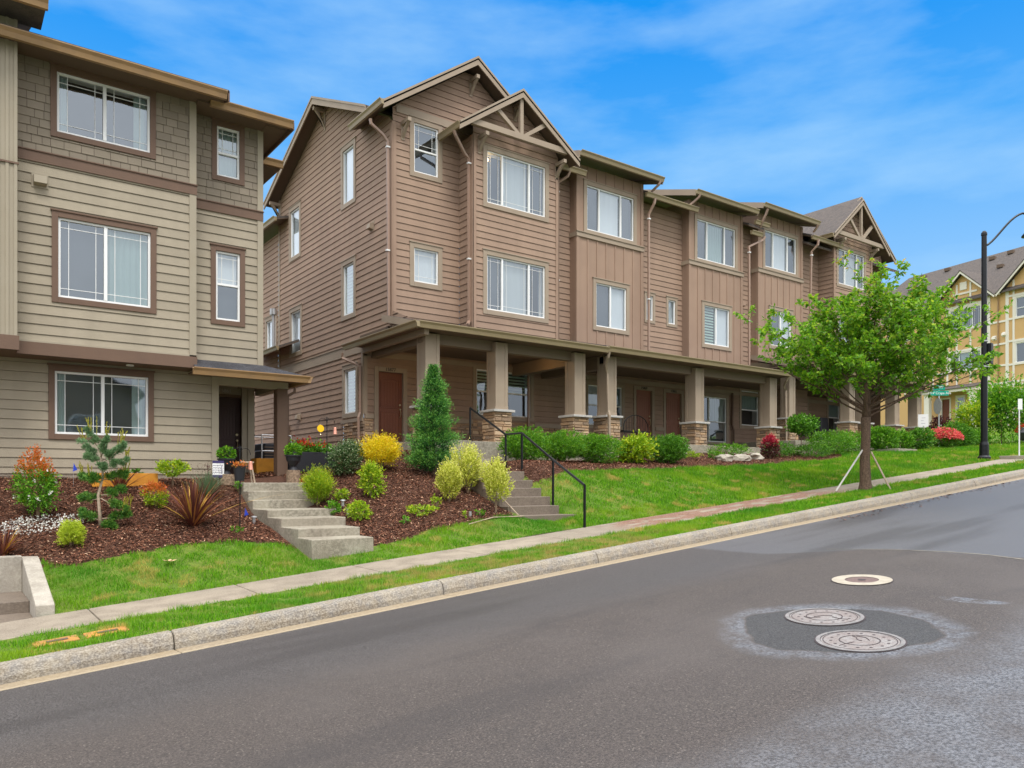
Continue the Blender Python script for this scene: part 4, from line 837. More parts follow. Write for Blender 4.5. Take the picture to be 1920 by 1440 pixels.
BED1=[(-3,13.14),(1.24,13.14),(1.26,12.95),(1.5,12.75),(2.3,12.8),(3.0,12.9),(3.8,12.88),(4.5,12.66),(4.72,12.3),(4.78,12.2),(4.9,16.6),(-3,16.6)]
BED2=[(5.7,11.9),(5.89,11.87),(6.5,11.86),(7.05,12.09),(7.73,12.12),(8.6,12.16),(9.1,12.2),(9.2,16.3),(9.75,16.3),(9.75,40),(5.0,40),(5.0,15.6)]
BED3=[(10.42,13.4),(10.9,13.35),(12.3,13.8),(14.1,14.0),(17,14.25),(20,14.45),(23,14.5),(25,14.7),(26.3,15.5),(27.5,16.7),(10.42,16.7)]
BEDS=(BED1,BED2,BED3)
def inbed(x,y): return inpoly(x,y,BED1)|inpoly(x,y,BED2)|inpoly(x,y,BED3)
def fastmesh(name,V,Fq,mat_,rnd=None,kind=None,smooth=False,parent=None,tri=False):
    me=bpy.data.meshes.new(name); k=Fq.shape[1]; me.vertices.add(len(V)); me.vertices.foreach_set('co',np.asarray(V,np.float32).ravel())
    me.loops.add(Fq.size); me.loops.foreach_set('vertex_index',Fq.astype(np.int32).ravel()); me.polygons.add(len(Fq))
    me.polygons.foreach_set('loop_start',np.arange(0,Fq.size,k,dtype=np.int32)); me.update(calc_edges=True)
    if smooth: me.polygons.foreach_set('use_smooth',np.ones(len(Fq),bool))
    if rnd is not None: a=me.attributes.new('rnd','FLOAT','FACE'); a.data.foreach_set('value',np.asarray(rnd,np.float32))
    me.materials.append(mat_); me.validate(); o=bpy.data.objects.new(name,me); COL.objects.link(o)
    if kind: o['kind']=kind
    if parent is not None: o.parent=parent; o.matrix_parent_inverse=wm(parent).inverted()
    return o
def gridmesh(x0,x1,y0,y1,st,groups):
    """one height field cut into several surfaces that share the same seams"""
    xs=np.arange(x0,x1+st/2,st); ys=np.arange(y0,y1+st/2,st); X,Y=np.meshgrid(xs,ys)
    Z=np.vstack([terr(X[i:i+20],Y[i:i+20]) for i in range(0,len(ys),20)])
    Z=Z+(rng.normal(0,.004,Z.shape) if st<.3 else 0)
    cx=(X[:-1,:-1]+X[1:,1:])/2; cy=(Y[:-1,:-1]+Y[1:,1:])/2; jx=cx+rng.normal(0,st*.35,cx.shape); jy=cy+rng.normal(0,st*.35,cx.shape)
    idx=np.arange(X.size).reshape(X.shape); Q=np.stack([idx[:-1,:-1],idx[:-1,1:],idx[1:,1:],idx[1:,:-1]],-1)
    for name,keep,mat_ in groups:
        q=Q[keep(jx,jy,cx,cy)]; us,inv=np.unique(q,return_inverse=True); V=np.c_[X.ravel(),Y.ravel(),Z.ravel()][us]
        fastmesh(name,V,inv.reshape(q.shape),mat_,kind='structure',smooth=True)
pit=lambda x,y:(x<1.0)&(y<13.15)
M['lawnsoil']=mat('turf_floor',(.09,.16,.014),.9,noise=[(1.3,.7,(.17,.18,.03)),(12,.6,(.06,.1,.012))],bump=.5,bscale=60)
M['mulch']=mat('bark_mulch',(.085,.037,.022),.9,noise=[(25,.7,(.035,.016,.01)),(110,.6,(.18,.085,.05))],bump=.8,bscale=130)
far=lambda x,y: ~pit(x,y)
def hole(x,y): return pit(x,y)
gridmesh(-9,46,YF,17.2,.1,[('lawn',lambda jx,jy,cx,cy:(~inbed(jx,jy))&(~hole(cx,cy)),M['lawnsoil']),('mulch_bed',lambda jx,jy,cx,cy:inbed(jx,jy)&(~hole(cx,cy)),M['mulch'])])
gridmesh(-9,12,17.1,41.1,.5,[('ground',lambda jx,jy,cx,cy:cx>-99,M['mulch'])])
gridmesh(12,62,17.1,46.1,.5,[('ground',lambda jx,jy,cx,cy:cx>-99,M['lawnsoil'])])
b=MB()   # far ground to the horizon
b.poly([(-400,46,1.9),(62,46,1.9),(62,600,1.9),(-400,600,1.9)]); b.poly([(62,11.2,5.6),(400,11.2,5.6),(400,600,5.6),(62,600,5.6)]); b.poly([(-400,11.2,-.8),(-9,11.2,-.8),(-9,46,1.9),(-400,46,1.9)])
b.poly([(46,YF,gz(46,YF)-.01),(62,YF,5.66),(62,17.3,5.85),(46,17.3,4.6)]); b.poly([(-400,-400,-36),(400,-400,-36),(400,-30,-36),(-400,-30,-36)])
b.build('ground',M['lawnsoil'])['kind']='structure'
# ---------------------------------------------------------------- road
def road_mat():
    m=bpy.data.materials.new('wet_asphalt'); m.use_nodes=True; nt=m.node_tree; N=nt.nodes; L=nt.links; B=N['Principled BSDF']
    geo=N.new('ShaderNodeNewGeometry'); pos=geo.outputs['Position']
    def noise(sc,det=5,ro=.5,vec=pos):
        n=N.new('ShaderNodeTexNoise'); n.inputs['Scale'].default_value=sc; n.inputs['Detail'].default_value=det; n.inputs['Roughness'].default_value=ro; L.new(vec,n.inputs['Vector']); return n.outputs[0]
    def mrange(v,a,b_,c=0,d=1,sm=True):
        n=N.new('ShaderNodeMapRange'); n.interpolation_type='SMOOTHSTEP' if sm else 'LINEAR'
        for k_,x_ in zip(('From Min','From Max','To Min','To Max'),(a,b_,c,d)): n.inputs[k_].default_value=x_
        L.new(v,n.inputs[0]); return n.outputs[0]
    def mix(f,a,b_):
        n=N.new('ShaderNodeMix'); n.data_type='RGBA'; L.new(f,n.inputs[0]); 
        for s_,x_ in (('A',a),('B',b_)):
            if isinstance(x_,tuple): n.inputs[s_].default_value=(*x_,1)
            else: L.new(x_,n.inputs[s_])
        return n.outputs['Result']
    def math_(op,a,b_=None):
        n=N.new('ShaderNodeMath'); n.operation=op
        for i,x_ in enumerate((a,b_)):
            if x_ is None: continue
            if isinstance(x_,(int,float)): n.inputs[i].default_value=x_
            else: L.new(x_,n.inputs[i])
        return n.outputs[0]
    # wobbling distance field helper: ellipse centred c, radii r, rotated a
    wob=N.new('ShaderNodeTexNoise'); wob.inputs['Scale'].default_value=1.1; wob.inputs['Detail'].default_value=5; L.new(pos,wob.inputs['Vector'])
    wv=N.new('ShaderNodeVectorMath'); wv.operation='MULTIPLY_ADD'; L.new(wob.outputs['Color'],wv.inputs[0]); wv.inputs[1].default_value=(.5,.5,0); L.new(pos,wv.inputs[2])
    def ell(cx,cy,rx,ry,an,wobble=True):
        mp=N.new('ShaderNodeMapping'); mp.vector_type='TEXTURE'; mp.inputs['Location'].default_value=(cx+(.25 if wobble else 0),cy+(.25 if wobble else 0),0); mp.inputs['Rotation'].default_value=(0,0,R(an)); mp.inputs['Scale'].default_value=(rx,ry,1000)
        L.new(wv.outputs[0] if wobble else pos,mp.inputs[0]); ln=N.new('ShaderNodeVectorMath'); ln.operation='LENGTH'; L.new(mp.outputs[0],ln.inputs[0]); return ln.outputs['Value']
    fine=mrange(noise(60,4,.8),.38,.66); mid=mrange(noise(28,4,.6),.4,.65)
    near=mix(fine,(.03,.024,.021),(.1,.081,.07))
    vo=N.new('ShaderNodeTexVoronoi'); vo.inputs['Scale'].default_value=55; L.new(pos,vo.inputs['Vector']); vs_=N.new('ShaderNodeSeparateColor'); L.new(vo.outputs['Color'],vs_.inputs[0])
    sp_=math_('MULTIPLY',math_('GREATER_THAN',vs_.outputs[0],.9),math_('LESS_THAN',vo.outputs['Distance'],.38)); near=mix(math_('MULTIPLY',sp_,.3),near,(.3,.26,.22)); near=mix(math_('MULTIPLY',mid,.35),near,(.06,.048,.042))
    big=mrange(noise(.35,3),.42,.6); near=mix(math_('MULTIPLY',big,.5),near,(.088,.074,.066)); wr=mrange(noise(1.1,6,.7),.52,.7); near=mix(math_('MULTIPLY',wr,.4),near,(.035,.03,.028))
    # newer darker mat along the far kerb and across the top of the rise
    smooth_=mix(mrange(noise(70,3,.7),.38,.66),(.03,.027,.027),(.1,.09,.088))
    sep=N.new('ShaderNodeSeparateXYZ'); L.new(wv.outputs[0],sep.inputs[0])
    sx=N.new('ShaderNodeSeparateXYZ'); L.new(pos,sx.inputs[0])
    kerbband=mrange(sep.outputs['Y'],6.3,7.4)
    farx=mrange(math_('ADD',sx.outputs['X'],math_('MULTIPLY',mrange(sx.outputs['Y'],5.6,7.2),1.2)),10.98,11.12)
    msk=math_('MAXIMUM',kerbband,farx)
    c=mix(msk,near,smooth_)
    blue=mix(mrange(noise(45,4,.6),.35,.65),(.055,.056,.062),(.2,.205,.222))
    c=mix(math_('MULTIPLY',farx,.6),c,(.105,.107,.118))
    # sky reflection painted bluish grey on wet right-hand foreground; pale ring round covers
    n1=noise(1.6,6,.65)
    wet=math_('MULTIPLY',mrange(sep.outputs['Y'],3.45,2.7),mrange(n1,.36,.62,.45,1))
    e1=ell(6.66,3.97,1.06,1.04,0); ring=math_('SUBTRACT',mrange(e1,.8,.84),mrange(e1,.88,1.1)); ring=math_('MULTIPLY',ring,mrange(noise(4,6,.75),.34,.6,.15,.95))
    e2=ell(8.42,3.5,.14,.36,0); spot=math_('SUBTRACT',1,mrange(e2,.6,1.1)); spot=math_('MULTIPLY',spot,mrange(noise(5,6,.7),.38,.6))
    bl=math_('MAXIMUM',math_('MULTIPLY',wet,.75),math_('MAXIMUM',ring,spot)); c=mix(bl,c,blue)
    inner=math_('SUBTRACT',1,mrange(e1,.79,.815)); c=mix(math_('MULTIPLY',inner,.9),c,mix(fine,(.018,.018,.019),(.075,.075,.076)))
    # long dark damp streaks that follow the traffic
    mp2=N.new('ShaderNodeMapping'); mp2.inputs['Scale'].default_value=(.16,1.3,1); mp2.inputs['Rotation'].default_value=(0,0,R(4)); L.new(pos,mp2.inputs[0]); st=noise(1.0,4,.5,mp2.outputs[0])
    sm=math_('MULTIPLY',mrange(st,.5,.68),math_('MULTIPLY',mrange(sx.outputs['Y'],3.2,5.2),.5)); c=mix(sm,c,(.03,.026,.026))
    # hairline cracks
    vc=N.new('ShaderNodeTexVoronoi'); vc.feature='DISTANCE_TO_EDGE'; vc.inputs['Scale'].default_value=.42; L.new(wv.outputs[0],vc.inputs['Vector']); ck=math_('MULTIPLY',mrange(vc.outputs['Distance'],.006,.0015),mrange(noise(.6,2),.5,.6)); c=mix(math_('MULTIPLY',ck,.15),c,(.03,.026,.024))
    L.new(c,B.inputs['Base Color'])
    rg=mrange(bl,0,1,.68,.4); rg2=math_('SUBTRACT',rg,math_('MULTIPLY',msk,.2)); L.new(rg2,B.inputs['Roughness']); B.inputs['Specular IOR Level'].default_value=.45
    bp=N.new('ShaderNodeBump'); bp.inputs['Strength'].default_value=.55; bp.inputs['Distance'].default_value=.01; L.new(noise(120,3,.7),bp.inputs['Height']); L.new(bp.outputs[0],B.inputs['Normal'])
    return m
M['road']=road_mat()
b=MB()
for i in range(-30,60):
    x0=i*2; b.poly([(x0,-30,zroad(x0)),(x0+2,-30,zroad(x0+2)),(x0+2,8.44,zroad(x0+2)),(x0,8.44,zroad(x0))])
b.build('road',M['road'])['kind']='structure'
# pale seam where the newer mat ends
def sw(name,prof,segs,m,kind='structure'):
    b=MB()
    for (x0,x1) in segs:
        P=[(x0,y,zroad(x0)+z) for y,z in prof]; b.prism(P,(x1-x0,0,RS*(x1-x0)))
    o=b.build(name,m,bevel=.012); o['kind']=kind; return o
js=[-6,-2.6,2.02,5.35,8.1,11.3,14.5,17.7,20.9,24.1,27.3,30.5,33.7,37,42,50,60]
sw('kerb',[(8.72,-.1),(8.735,.05),(8.775,.13),(8.815,.155),(8.93,.165),(8.93,-.1)],[(a+.006,b_-.006) for a,b_ in zip(js,js[1:])],M['kerb'])
sw('gutter_lip',[(8.42,-.1),(8.42,.008),(8.47,.006),(8.47,-.1)],[(a+.003,b_-.003) for a,b_ in zip(js,js[1:])],M['lip'])
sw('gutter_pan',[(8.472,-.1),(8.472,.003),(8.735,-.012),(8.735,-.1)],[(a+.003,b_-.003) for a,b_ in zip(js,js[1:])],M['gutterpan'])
ws=[-6,-4.1,-2.2,-.3,1.55,3.4,5.2,7.0,8.8,10.6,12.4,14.2,16,17.8,19.6,21.4,23.2,25,26.8,28.6]
sw('sidewalk',[(YN,-.02),(YN,.17),(YF,.185),(YF,-.02)],[(a+.006,b_-.006) for a,b_ in zip(ws,ws[1:])],M['walk'])
# reddish silt washed over the walk on the upper stretch
def silt(m):
    nt=m.node_tree; N=nt.nodes; L=nt.links; B=N['Principled BSDF']; src=B.inputs['Base Color'].links[0].from_socket
    geo=N.new('ShaderNodeNewGeometry'); sx=N.new('ShaderNodeSeparateXYZ'); L.new(geo.outputs['Position'],sx.inputs[0])
    def mr_(v,a,b_):
        n=N.new('ShaderNodeMapRange'); n.interpolation_type='SMOOTHSTEP'; n.inputs['From Min'].default_value=a; n.inputs['From Max'].default_value=b_; L.new(v,n.inputs[0]); return n.outputs[0]
    mp=N.new('ShaderNodeMapping'); mp.inputs['Scale'].default_value=(.8,2.2,1); L.new(geo.outputs['Position'],mp.inputs[0]); nz=N.new('ShaderNodeTexNoise'); nz.inputs['Scale'].default_value=1.3; nz.inputs['Detail'].default_value=8; nz.inputs['Roughness'].default_value=.62; L.new(mp.outputs[0],nz.inputs['Vector'])
    f=mr_(nz.outputs[0],.44,.5)
    for q in (mr_(sx.outputs['X'],9.8,11),mr_(sx.outputs['X'],18.5,16.5)):
        k=N.new('ShaderNodeMath'); k.operation='MULTIPLY'; L.new(f,k.inputs[0]); L.new(q,k.inputs[1]); f=k.outputs[0]
    n2=N.new('ShaderNodeTexNoise'); n2.inputs['Scale'].default_value=40; L.new(geo.outputs['Position'],n2.inputs['Vector']); cr=N.new('ShaderNodeValToRGB'); L.new(n2.outputs[0],cr.inputs[0]); e=cr.color_ramp.elements; e[0].position=.35; e[0].color=(.13,.065,.045,1); e[1].position=.7; e[1].color=(.33,.2,.14,1)
    mx=N.new('ShaderNodeMix'); mx.data_type='RGBA'; L.new(f,mx.inputs[0]); L.new(src,mx.inputs['A']); L.new(cr.outputs[0],mx.inputs['B']); L.new(mx.outputs['Result'],B.inputs['Base Color'])
silt(M['walk'])
# verge
b=MB()
for i in range(-8,35): x0=i*1.5; b.poly([(x0,8.93,zroad(x0)+.15),(x0+1.5,8.93,zroad(x0+1.5)+.15),(x0+1.5,YN,zroad(x0+1.5)+.165),(x0,YN,zroad(x0)+.165)])
b.poly([(28.6,YN,zroad(28.6)+.165),(52,YN,zroad(52)+.165),(52,YF,zroad(52)+.17),(28.6,YF,zroad(28.6)+.17)])
b.build('verge',M['lawnsoil'])['kind']='structure'
# ---------------------------------------------------------------- turf blades
def grass_mat():
    m=bpy.data.materials.new('grass_blade'); m.use_nodes=True; nt=m.node_tree; N=nt.nodes; L=nt.links; B=N['Principled BSDF']
    geo=N.new('ShaderNodeNewGeometry'); at=N.new('ShaderNodeAttribute'); at.attribute_name='rnd'
    cr=N.new('ShaderNodeValToRGB'); L.new(at.outputs['Fac'],cr.inputs[0]); e=cr.color_ramp.elements; e[0].color=(.05,.17,.005,1); e[1].color=(.22,.47,.009,1); q=e.new(.5); q.color=(.115,.32,.007,1)
    def ns(s,a,b_):
        n=N.new('ShaderNodeTexNoise'); n.inputs['Scale'].default_value=s; n.inputs['Detail'].default_value=4; L.new(geo.outputs['Position'],n.inputs['Vector']); r_=N.new('ShaderNodeMapRange'); r_.inputs['From Min'].default_value=a; r_.inputs['From Max'].default_value=b_; L.new(n.outputs[0],r_.inputs[0]); return r_.outputs[0]
    def mx(f,a,c):
        n=N.new('ShaderNodeMix'); n.data_type='RGBA'; L.new(f,n.inputs[0]); L.new(a,n.inputs['A']); n.inputs['B'].default_value=(*c,1); return n.outputs['Result']
    c=mx(ns(.9,.48,.7),cr.outputs[0],(.3,.44,.02)); c=mx(ns(2.3,.57,.66),c,(.5,.4,.1)); c=mx(ns(.45,.52,.7),c,(.05,.24,.01)); 
    sx=N.new('ShaderNodeSeparateXYZ'); L.new(geo.outputs['Position'],sx.inputs[0])
    # the verge is drier in the middle stretch
    m1=N.new('ShaderNodeMapRange'); m1.inputs['From Min'].default_value=YN+.1; m1.inputs['From Max'].default_value=YN-.2; L.new(sx.outputs['Y'],m1.inputs[0])
    m2=N.new('ShaderNodeMapRange'); m2.inputs['From Min'].default_value=3.6; m2.inputs['From Max'].default_value=5; L.new(sx.outputs['X'],m2.inputs[0]); m3=N.new('ShaderNodeMapRange'); m3.inputs['From Min'].default_value=11; m3.inputs['From Max'].default_value=9; L.new(sx.outputs['X'],m3.inputs[0])
    p=N.new('ShaderNodeMath'); p.operation='MULTIPLY'; L.new(m1.outputs[0],p.inputs[0]); L.new(m2.outputs[0],p.inputs[1]); p2=N.new('ShaderNodeMath'); p2.operation='MULTIPLY'; L.new(p.outputs[0],p2.inputs[0]); L.new(m3.outputs[0],p2.inputs[1])
    p3=N.new('ShaderNodeMath'); p3.operation='MULTIPLY'; L.new(p2.outputs[0],p3.inputs[0]); L.new(ns(3.2,.42,.62),p3.inputs[1]); c=mx(p3.outputs[0],c,(.42,.33,.1))
    L.new(c,B.inputs['Base Color']); B.inputs['Roughness'].default_value=.55; B.inputs['Specular IOR Level'].default_value=.25
    tr=N.new('ShaderNodeBsdfTranslucent'); L.new(c,tr.inputs[0]); ms=N.new('ShaderNodeMixShader'); ms.inputs[0].default_value=.35; L.new(B.outputs[0],ms.inputs[1]); L.new(tr.outputs[0],ms.inputs[2]); L.new(ms.outputs[0],N['Material Output'].inputs[0]); return m
M['grass']=grass_mat()
def turf(name,n,x0,x1,y0,y1,zf,keep,h,wd):
    x=rng.uniform(x0,x1,n); y=rng.uniform(y0,y1,n); k=keep(x,y); x=x[k]; y=y[k]
    # thinner turf further away: keep with probability falling with distance
    dist=np.hypot(x,y); pr=np.clip((15/dist)**1.3,0,1); k=rng.random(len(x))<pr; x=x[k]; y=y[k]; sc=np.clip(dist[k]/13,1,2.2)
    z=zf(x,y); m=len(x); an=rng.uniform(0,2*np.pi,m); hh=h*rng.uniform(.5,1.25,m)*np.sqrt(sc)*(1+.45*np.sin(x*5.1+2*np.sin(y*3.3))*np.sin(y*6.3+1.7*np.sin(x*2.9))+.3*np.sin(x*13+y*9)); w_=wd*rng.uniform(.7,1.3,m)*sc; ln=rng.uniform(0,.75,m)*hh; la=rng.uniform(0,2*np.pi,m)
    B0=np.c_[x-np.cos(an)*w_,y-np.sin(an)*w_,z-.004]; B1=np.c_[x+np.cos(an)*w_,y+np.sin(an)*w_,z-.004]; T=np.c_[x+np.cos(la)*ln,y+np.sin(la)*ln,z+hh]
    V=np.stack([B0,B1,T],1).reshape(-1,3); return fastmesh(name,V,np.arange(len(V)).reshape(-1,3),M['grass'],rng.random(m),kind='stuff')
def tz(x,y): return np.concatenate([terr(x[i:i+20000],y[i:i+20000]) for i in range(0,len(x),20000)])
def stairs_area(x,y): return ((x>4.7)&(x<5.95)&(y>11.68)&(y<16.5))|((x>9.1)&(x<10.42)&(y>12.08)&(y<16.4))
tag(turf('grass',620000,.95,36,YF-.03,16.9,tz,lambda x,y:(~inbed(x,y))&(~pit(x,y))&~((x<1.22)&(y<13.4))&(~stairs_area(x,y))&~((x>17)&(y>16.6)),.055,.0045),'green mown lawn grass sloping down to the sidewalk','grass')
tag(turf('grass',130000,-.6,34,8.9,YN+.03,lambda x,y:zroad(x)+.155,lambda x,y:(~((x>.82)&(x<1.68)&(y>9.37)&(y<9.6)&(np.sin(x*37+y*23)>-.75)))&(x>-.6),.05,.0042),'strip of drier grass between kerb and sidewalk','grass')
tag(turf('grass',60000,34,60,8.9,20,tz,lambda x,y:x>34,.08,.012),'bright lawn grass beyond the end of the row','grass')
# mulch chips
n=330000; x=rng.uniform(-.2,27,n); y=rng.uniform(11.8,16.7,n); k=inbed(x,y)&(~stairs_area(x,y)); x=x[k];y=y[k]; k=rng.random(len(x))<np.clip((14/np.hypot(x,y))**1.5,0,1); x=x[k]; y=y[k]
n=30000; x=np.r_[x,rng.uniform(5.0,9.7,n)]; y=np.r_[y,rng.uniform(16.5,21,n)]
z=tz(x,y)+.02; m_=len(x); an=rng.uniform(0,np.pi,m_); l=rng.uniform(.007,.026,m_); w_=rng.uniform(.003,.008,m_); tl=rng.uniform(-.5,.5,m_)
ux=np.c_[np.cos(an),np.sin(an),tl]*l[:,None]; uy=np.c_[-np.sin(an),np.cos(an),rng.uniform(-.4,.4,m_)]*w_[:,None]; P=np.c_[x,y,z+.008]
V=np.stack([P-ux-uy,P+ux-uy,P+ux+uy,P-ux+uy],1).reshape(-1,3)
M['chip']=mat('bark_chip',(.1,.05,.03),.9,hue=[(0,(.03,.012,.008)),(.4,(.13,.048,.026)),(.78,(.27,.105,.055)),(.94,(.44,.22,.13)),(1,(.75,.52,.34))])
tag(fastmesh('mulch_chips',V,np.arange(len(V)).reshape(-1,4),M['chip'],rng.random(m_),kind='stuff'),'reddish brown bark chips covering the planting beds','mulch')
# ---------------------------------------------------------------- steps and walls
st=[(4.74,5.81,11.7,1.05),(4.75,5.85,12.3,1.19),(4.76,5.95,13.1,1.33),(4.76,6.08,13.8,1.46),(4.76,5.97,14.6,1.62),(4.76,5.95,14.87,1.79),(4.76,5.96,15.15,1.95)]
S1=thing('garden_steps',(5.3,11.7,.9),'weathered pale concrete steps climbing to the khaki house porch','steps')
b=MB()
for k_,(a,c,y,z) in enumerate(st):
    y1=(st[k_+1][2]+.03) if k_<6 else 18.1
    b2=MB(); b2.box(a,c if k_<6 else 6.25,y,y1,z-.75,z); b2.build('step' if k_<6 else 'landing',M['conc'],S1,bevel=.012)
S2=thing('garden_steps',(9.8,12.1,1.2),'dark damp concrete steps with black handrail leading to the brown row','steps')
Ys=[12.1,12.43,12.72,13.02,13.32,13.62]; Zs=[1.3,1.477,1.657,1.836,2.007,2.197]
for k_,(y,z) in enumerate(zip(Ys,Zs)):
    b=MB(); b.box(9.1,10.42 if k_ else 10.62,y,(Ys[k_+1]+.03) if k_<5 else 15.1,z-.6,z); b.build('step' if k_<5 else 'landing',M['wetconc'],S2,bevel=.01)
for k_ in range(5):
    b=MB(); b.box(9.1,10.72,15.07+.28*k_,16.32,2.0,2.2+.16*(k_+1)); b.build('step',M['conc'],S2,bevel=.01)
HR=thing('handrail',(10.5,13.5,2.2),'black metal handrail with stepped flights beside the dark concrete steps','handrail')
tp=[(10.0,11.17,1.90),(10.42,12.63,2.43),(10.6,13.95,3.07),(10.62,14.6,3.07),(10.72,16.25,3.82)]; bs=[1.06,1.45,2.18,2.18,2.98]
for p_,z in zip(tp,bs):
    b=MB(); b.tube([(p_[0],p_[1],z),p_],.026,4,rot=math.pi/4); b.build('post',M['black'],HR)
b=MB(); b.tube(tp,.026,6); b.build('rail',M['black'],HR,smooth=False)
RW=thing('retaining_wall',(1.0,12.2,.3),'pale concrete retaining wall with sloping wing at the neighbour steps','retaining wall')
b=MB(); b.prism([(.98,11.24,.1),(.98,13.3,.1),(.98,13.3,.88),(.98,13.12,.87),(.98,11.24,.43)],(.21,0,0)); b.build('wing_wall',M['conc2'],RW,bevel=.015)
b=MB(); b.box(-4,.98,13.1,13.3,.1,.9); b.build('back_wall',M['conc2'],RW,bevel=.012)
b=MB(); b.box(-4,.98,12.0,13.1,.0,.4); b.box(-4,.98,11.21,12.0,.0,.245); b.build('step',M['wetconc'],RW,bevel=.012)
S3=thing('garden_steps',(25,13,2.6),'low concrete steps crossing the lawn behind the street tree','steps')
for (x0,x1,y0,y1,z) in ((28.6,30.0,14.6,16.4,3.22),(29.3,31.3,13.6,14.6,3.06),(30.0,32.6,12.7,13.6,2.93)):
    b=MB(); b.box(x0,x1,y0,y1,z-.35,z); b.build('step',M['conc'],S3,bevel=.01)
b=MB(); b.box(28.55,30.3,YF-.95,YF+.0,zroad(28.6)+.0,zroad(29.4)+.22); o=b.build('kerb_ramp_block',M['conc'],bevel=.015); tag(o,'short concrete ramp block at the end of the sidewalk by the lamp post','concrete block')
# manhole covers -----------------------------------------------------
nrm=Vector((-RS,0,1)).normalized(); rotm=Vector((0,0,1)).rotation_difference(nrm)
def cover(name,x,y,r,label,m1,white=False,pattern=0):
    t=thing(name,(x,y,zroad(x)),label,'manhole cover'); 
    def disc(bm,r0,r1,z,n=48,ang=None):
        for i in range(n):
            a0,a1=2*math.pi*i/n,2*math.pi*(i+1)/n
            if ang and not (ang[0]<=a0<ang[1]): continue
            ps=[(r0*math.cos(a0),r0*math.sin(a0)),(r1*math.cos(a0),r1*math.sin(a0)),(r1*math.cos(a1),r1*math.sin(a1)),(r0*math.cos(a1),r0*math.sin(a1))]
            if r0==0: ps=ps[1:3]+[(0,0)]
            bm.poly([tuple(Vector((x,y,zroad(x)))+rotm@Vector((p[0],p[1],z))) for p in ps],.5)
    R0=r
    b=MB(); disc(b,R0*.9 if not white else R0*.56,R0,.009); 
    b.build('ring',M['white2'] if white else M['iron'],t)
    b=MB(); disc(b,R0,R0*1.035,.0045); disc(b,R0*.885 if not white else R0*.54,R0*.9 if not white else R0*.56,.0045); b.build('gap',M['darkiron'],t)
    b=MB(); disc(b,0,R0*.885 if not white else R0*.54,.006); b.build('lid',m1,t)
    b=MB(); rq=R0*(.885 if not white else .54)
    if pattern:
        disc(b,rq*.5,rq*.53,.0095); disc(b,rq*.93,rq*.95,.0095)
        for k_ in range(14):
            a=k_/14*2*math.pi; px,py=rq*.74*math.cos(a),rq*.74*math.sin(a)
            b.poly([tuple(Vector((x,y,zroad(x)))+rotm@Vector((px+.014*math.cos(j),py+.014*math.sin(j),.0075))) for j in np.linspace(0,2*math.pi,8)[:-1]],.5)
        rs=random.Random(pattern)
        for k_ in range(3):
            p_=[Vector((rs.uniform(-.3,.3)*rq,rs.uniform(-.3,.3)*rq,.008))]; an=rs.uniform(0,6)
            for j in range(4): an+=rs.uniform(-.8,.8); p_.append(p_[-1]+Vector((math.cos(an),math.sin(an),0))*rq*.14)
            b.tube([tuple(Vector((x,y,zroad(x)))+rotm@q) for q in p_],.004,4)
    else:
        disc(b,0,rq*.25,.009)
    b.build('relief',M['darkiron'],t)
M['iron']=mat('worn_iron',(.2,.19,.18),.55,noise=[(20,.6,(.33,.3,.29))],metal=.2); M['lid1']=mat('pinkish_worn_iron',(.24,.205,.19),.6,noise=[(7,.8,(.3,.29,.28)),(40,.5,(.15,.12,.11))],bump=.6,bscale=60); M['darkiron']=mat('dark_iron',(.06,.045,.045),.6)
M['white2']=mat('worn_white_paint',(.4,.355,.28),.7,noise=[(12,.7,(.3,.26,.2))]); M['lid3']=mat('rusty_iron',(.13,.085,.075),.6,noise=[(30,.6,(.2,.14,.12))])
cover('manhole_cover',6.97,4.29,.36,'round iron manhole cover, the farther of the pair in the dark patch',M['lid1'],pattern=3)
cover('manhole_cover',6.39,3.6,.355,'round iron manhole cover, the nearer of the pair in the dark patch',M['lid1'],pattern=9)
cover('manhole_cover',8.78,4.92,.33,'small manhole cover with a wide cream painted ring',M['lid3'],white=True)
# arc of pale sealant where two asphalt mats meet
b=MB(); pts=[(10.05,7.45),(10.35,7.0),(10.62,6.5),(10.85,6.0),(11.02,5.5),(11.1,5.0),(11.08,4.5),(10.95,4.05),(10.75,3.6),(10.45,3.1)]
for k_,(p0,p1) in enumerate(zip(pts[2:],pts[3:])):
    w0=.012+.004*k_; b.poly([(p0[0]-w0,p0[1],zroad(p0[0]-w0)+.004),(p0[0]+w0,p0[1],zroad(p0[0]+w0)+.004),(p1[0]+w0,p1[1],zroad(p1[0]+w0)+.004),(p1[0]-w0,p1[1],zroad(p1[0]-w0)+.004)])
M['seam']=mat('pale_seam',(.22,.2,.16),.8,noise=[(9,.9,(.12,.11,.1))]); b.build('road_seam',M['seam'])['kind']='structure'
# utility boxes in the verge
UB=thing('utility_box',(1.25,9.48,.3),'pair of orange-marked utility box lids set in the verge grass','utility box')
for x0 in (.8,1.28):
    b=MB(); q=[(x0,9.34),(x0+.42,9.34),(x0+.42,9.62),(x0,9.62)]
    b.hexa([(x_,y_,zroad(x_)+.1) for x_,y_ in q]+[(x_,y_,zroad(x_)+.172) for x_,y_ in q]); l=b.build('lid',M['lidorange'],UB,bevel=.01)
    b=MB(); q=[(x0+.12,9.42),(x0+.32,9.42),(x0+.32,9.5),(x0+.12,9.5)]; b.hexa([(x_,y_,zroad(x_)+.18) for x_,y_ in q]+[(x_,y_,zroad(x_)+.176) for x_,y_ in q]); b.build('plate',M['soffit'],l)
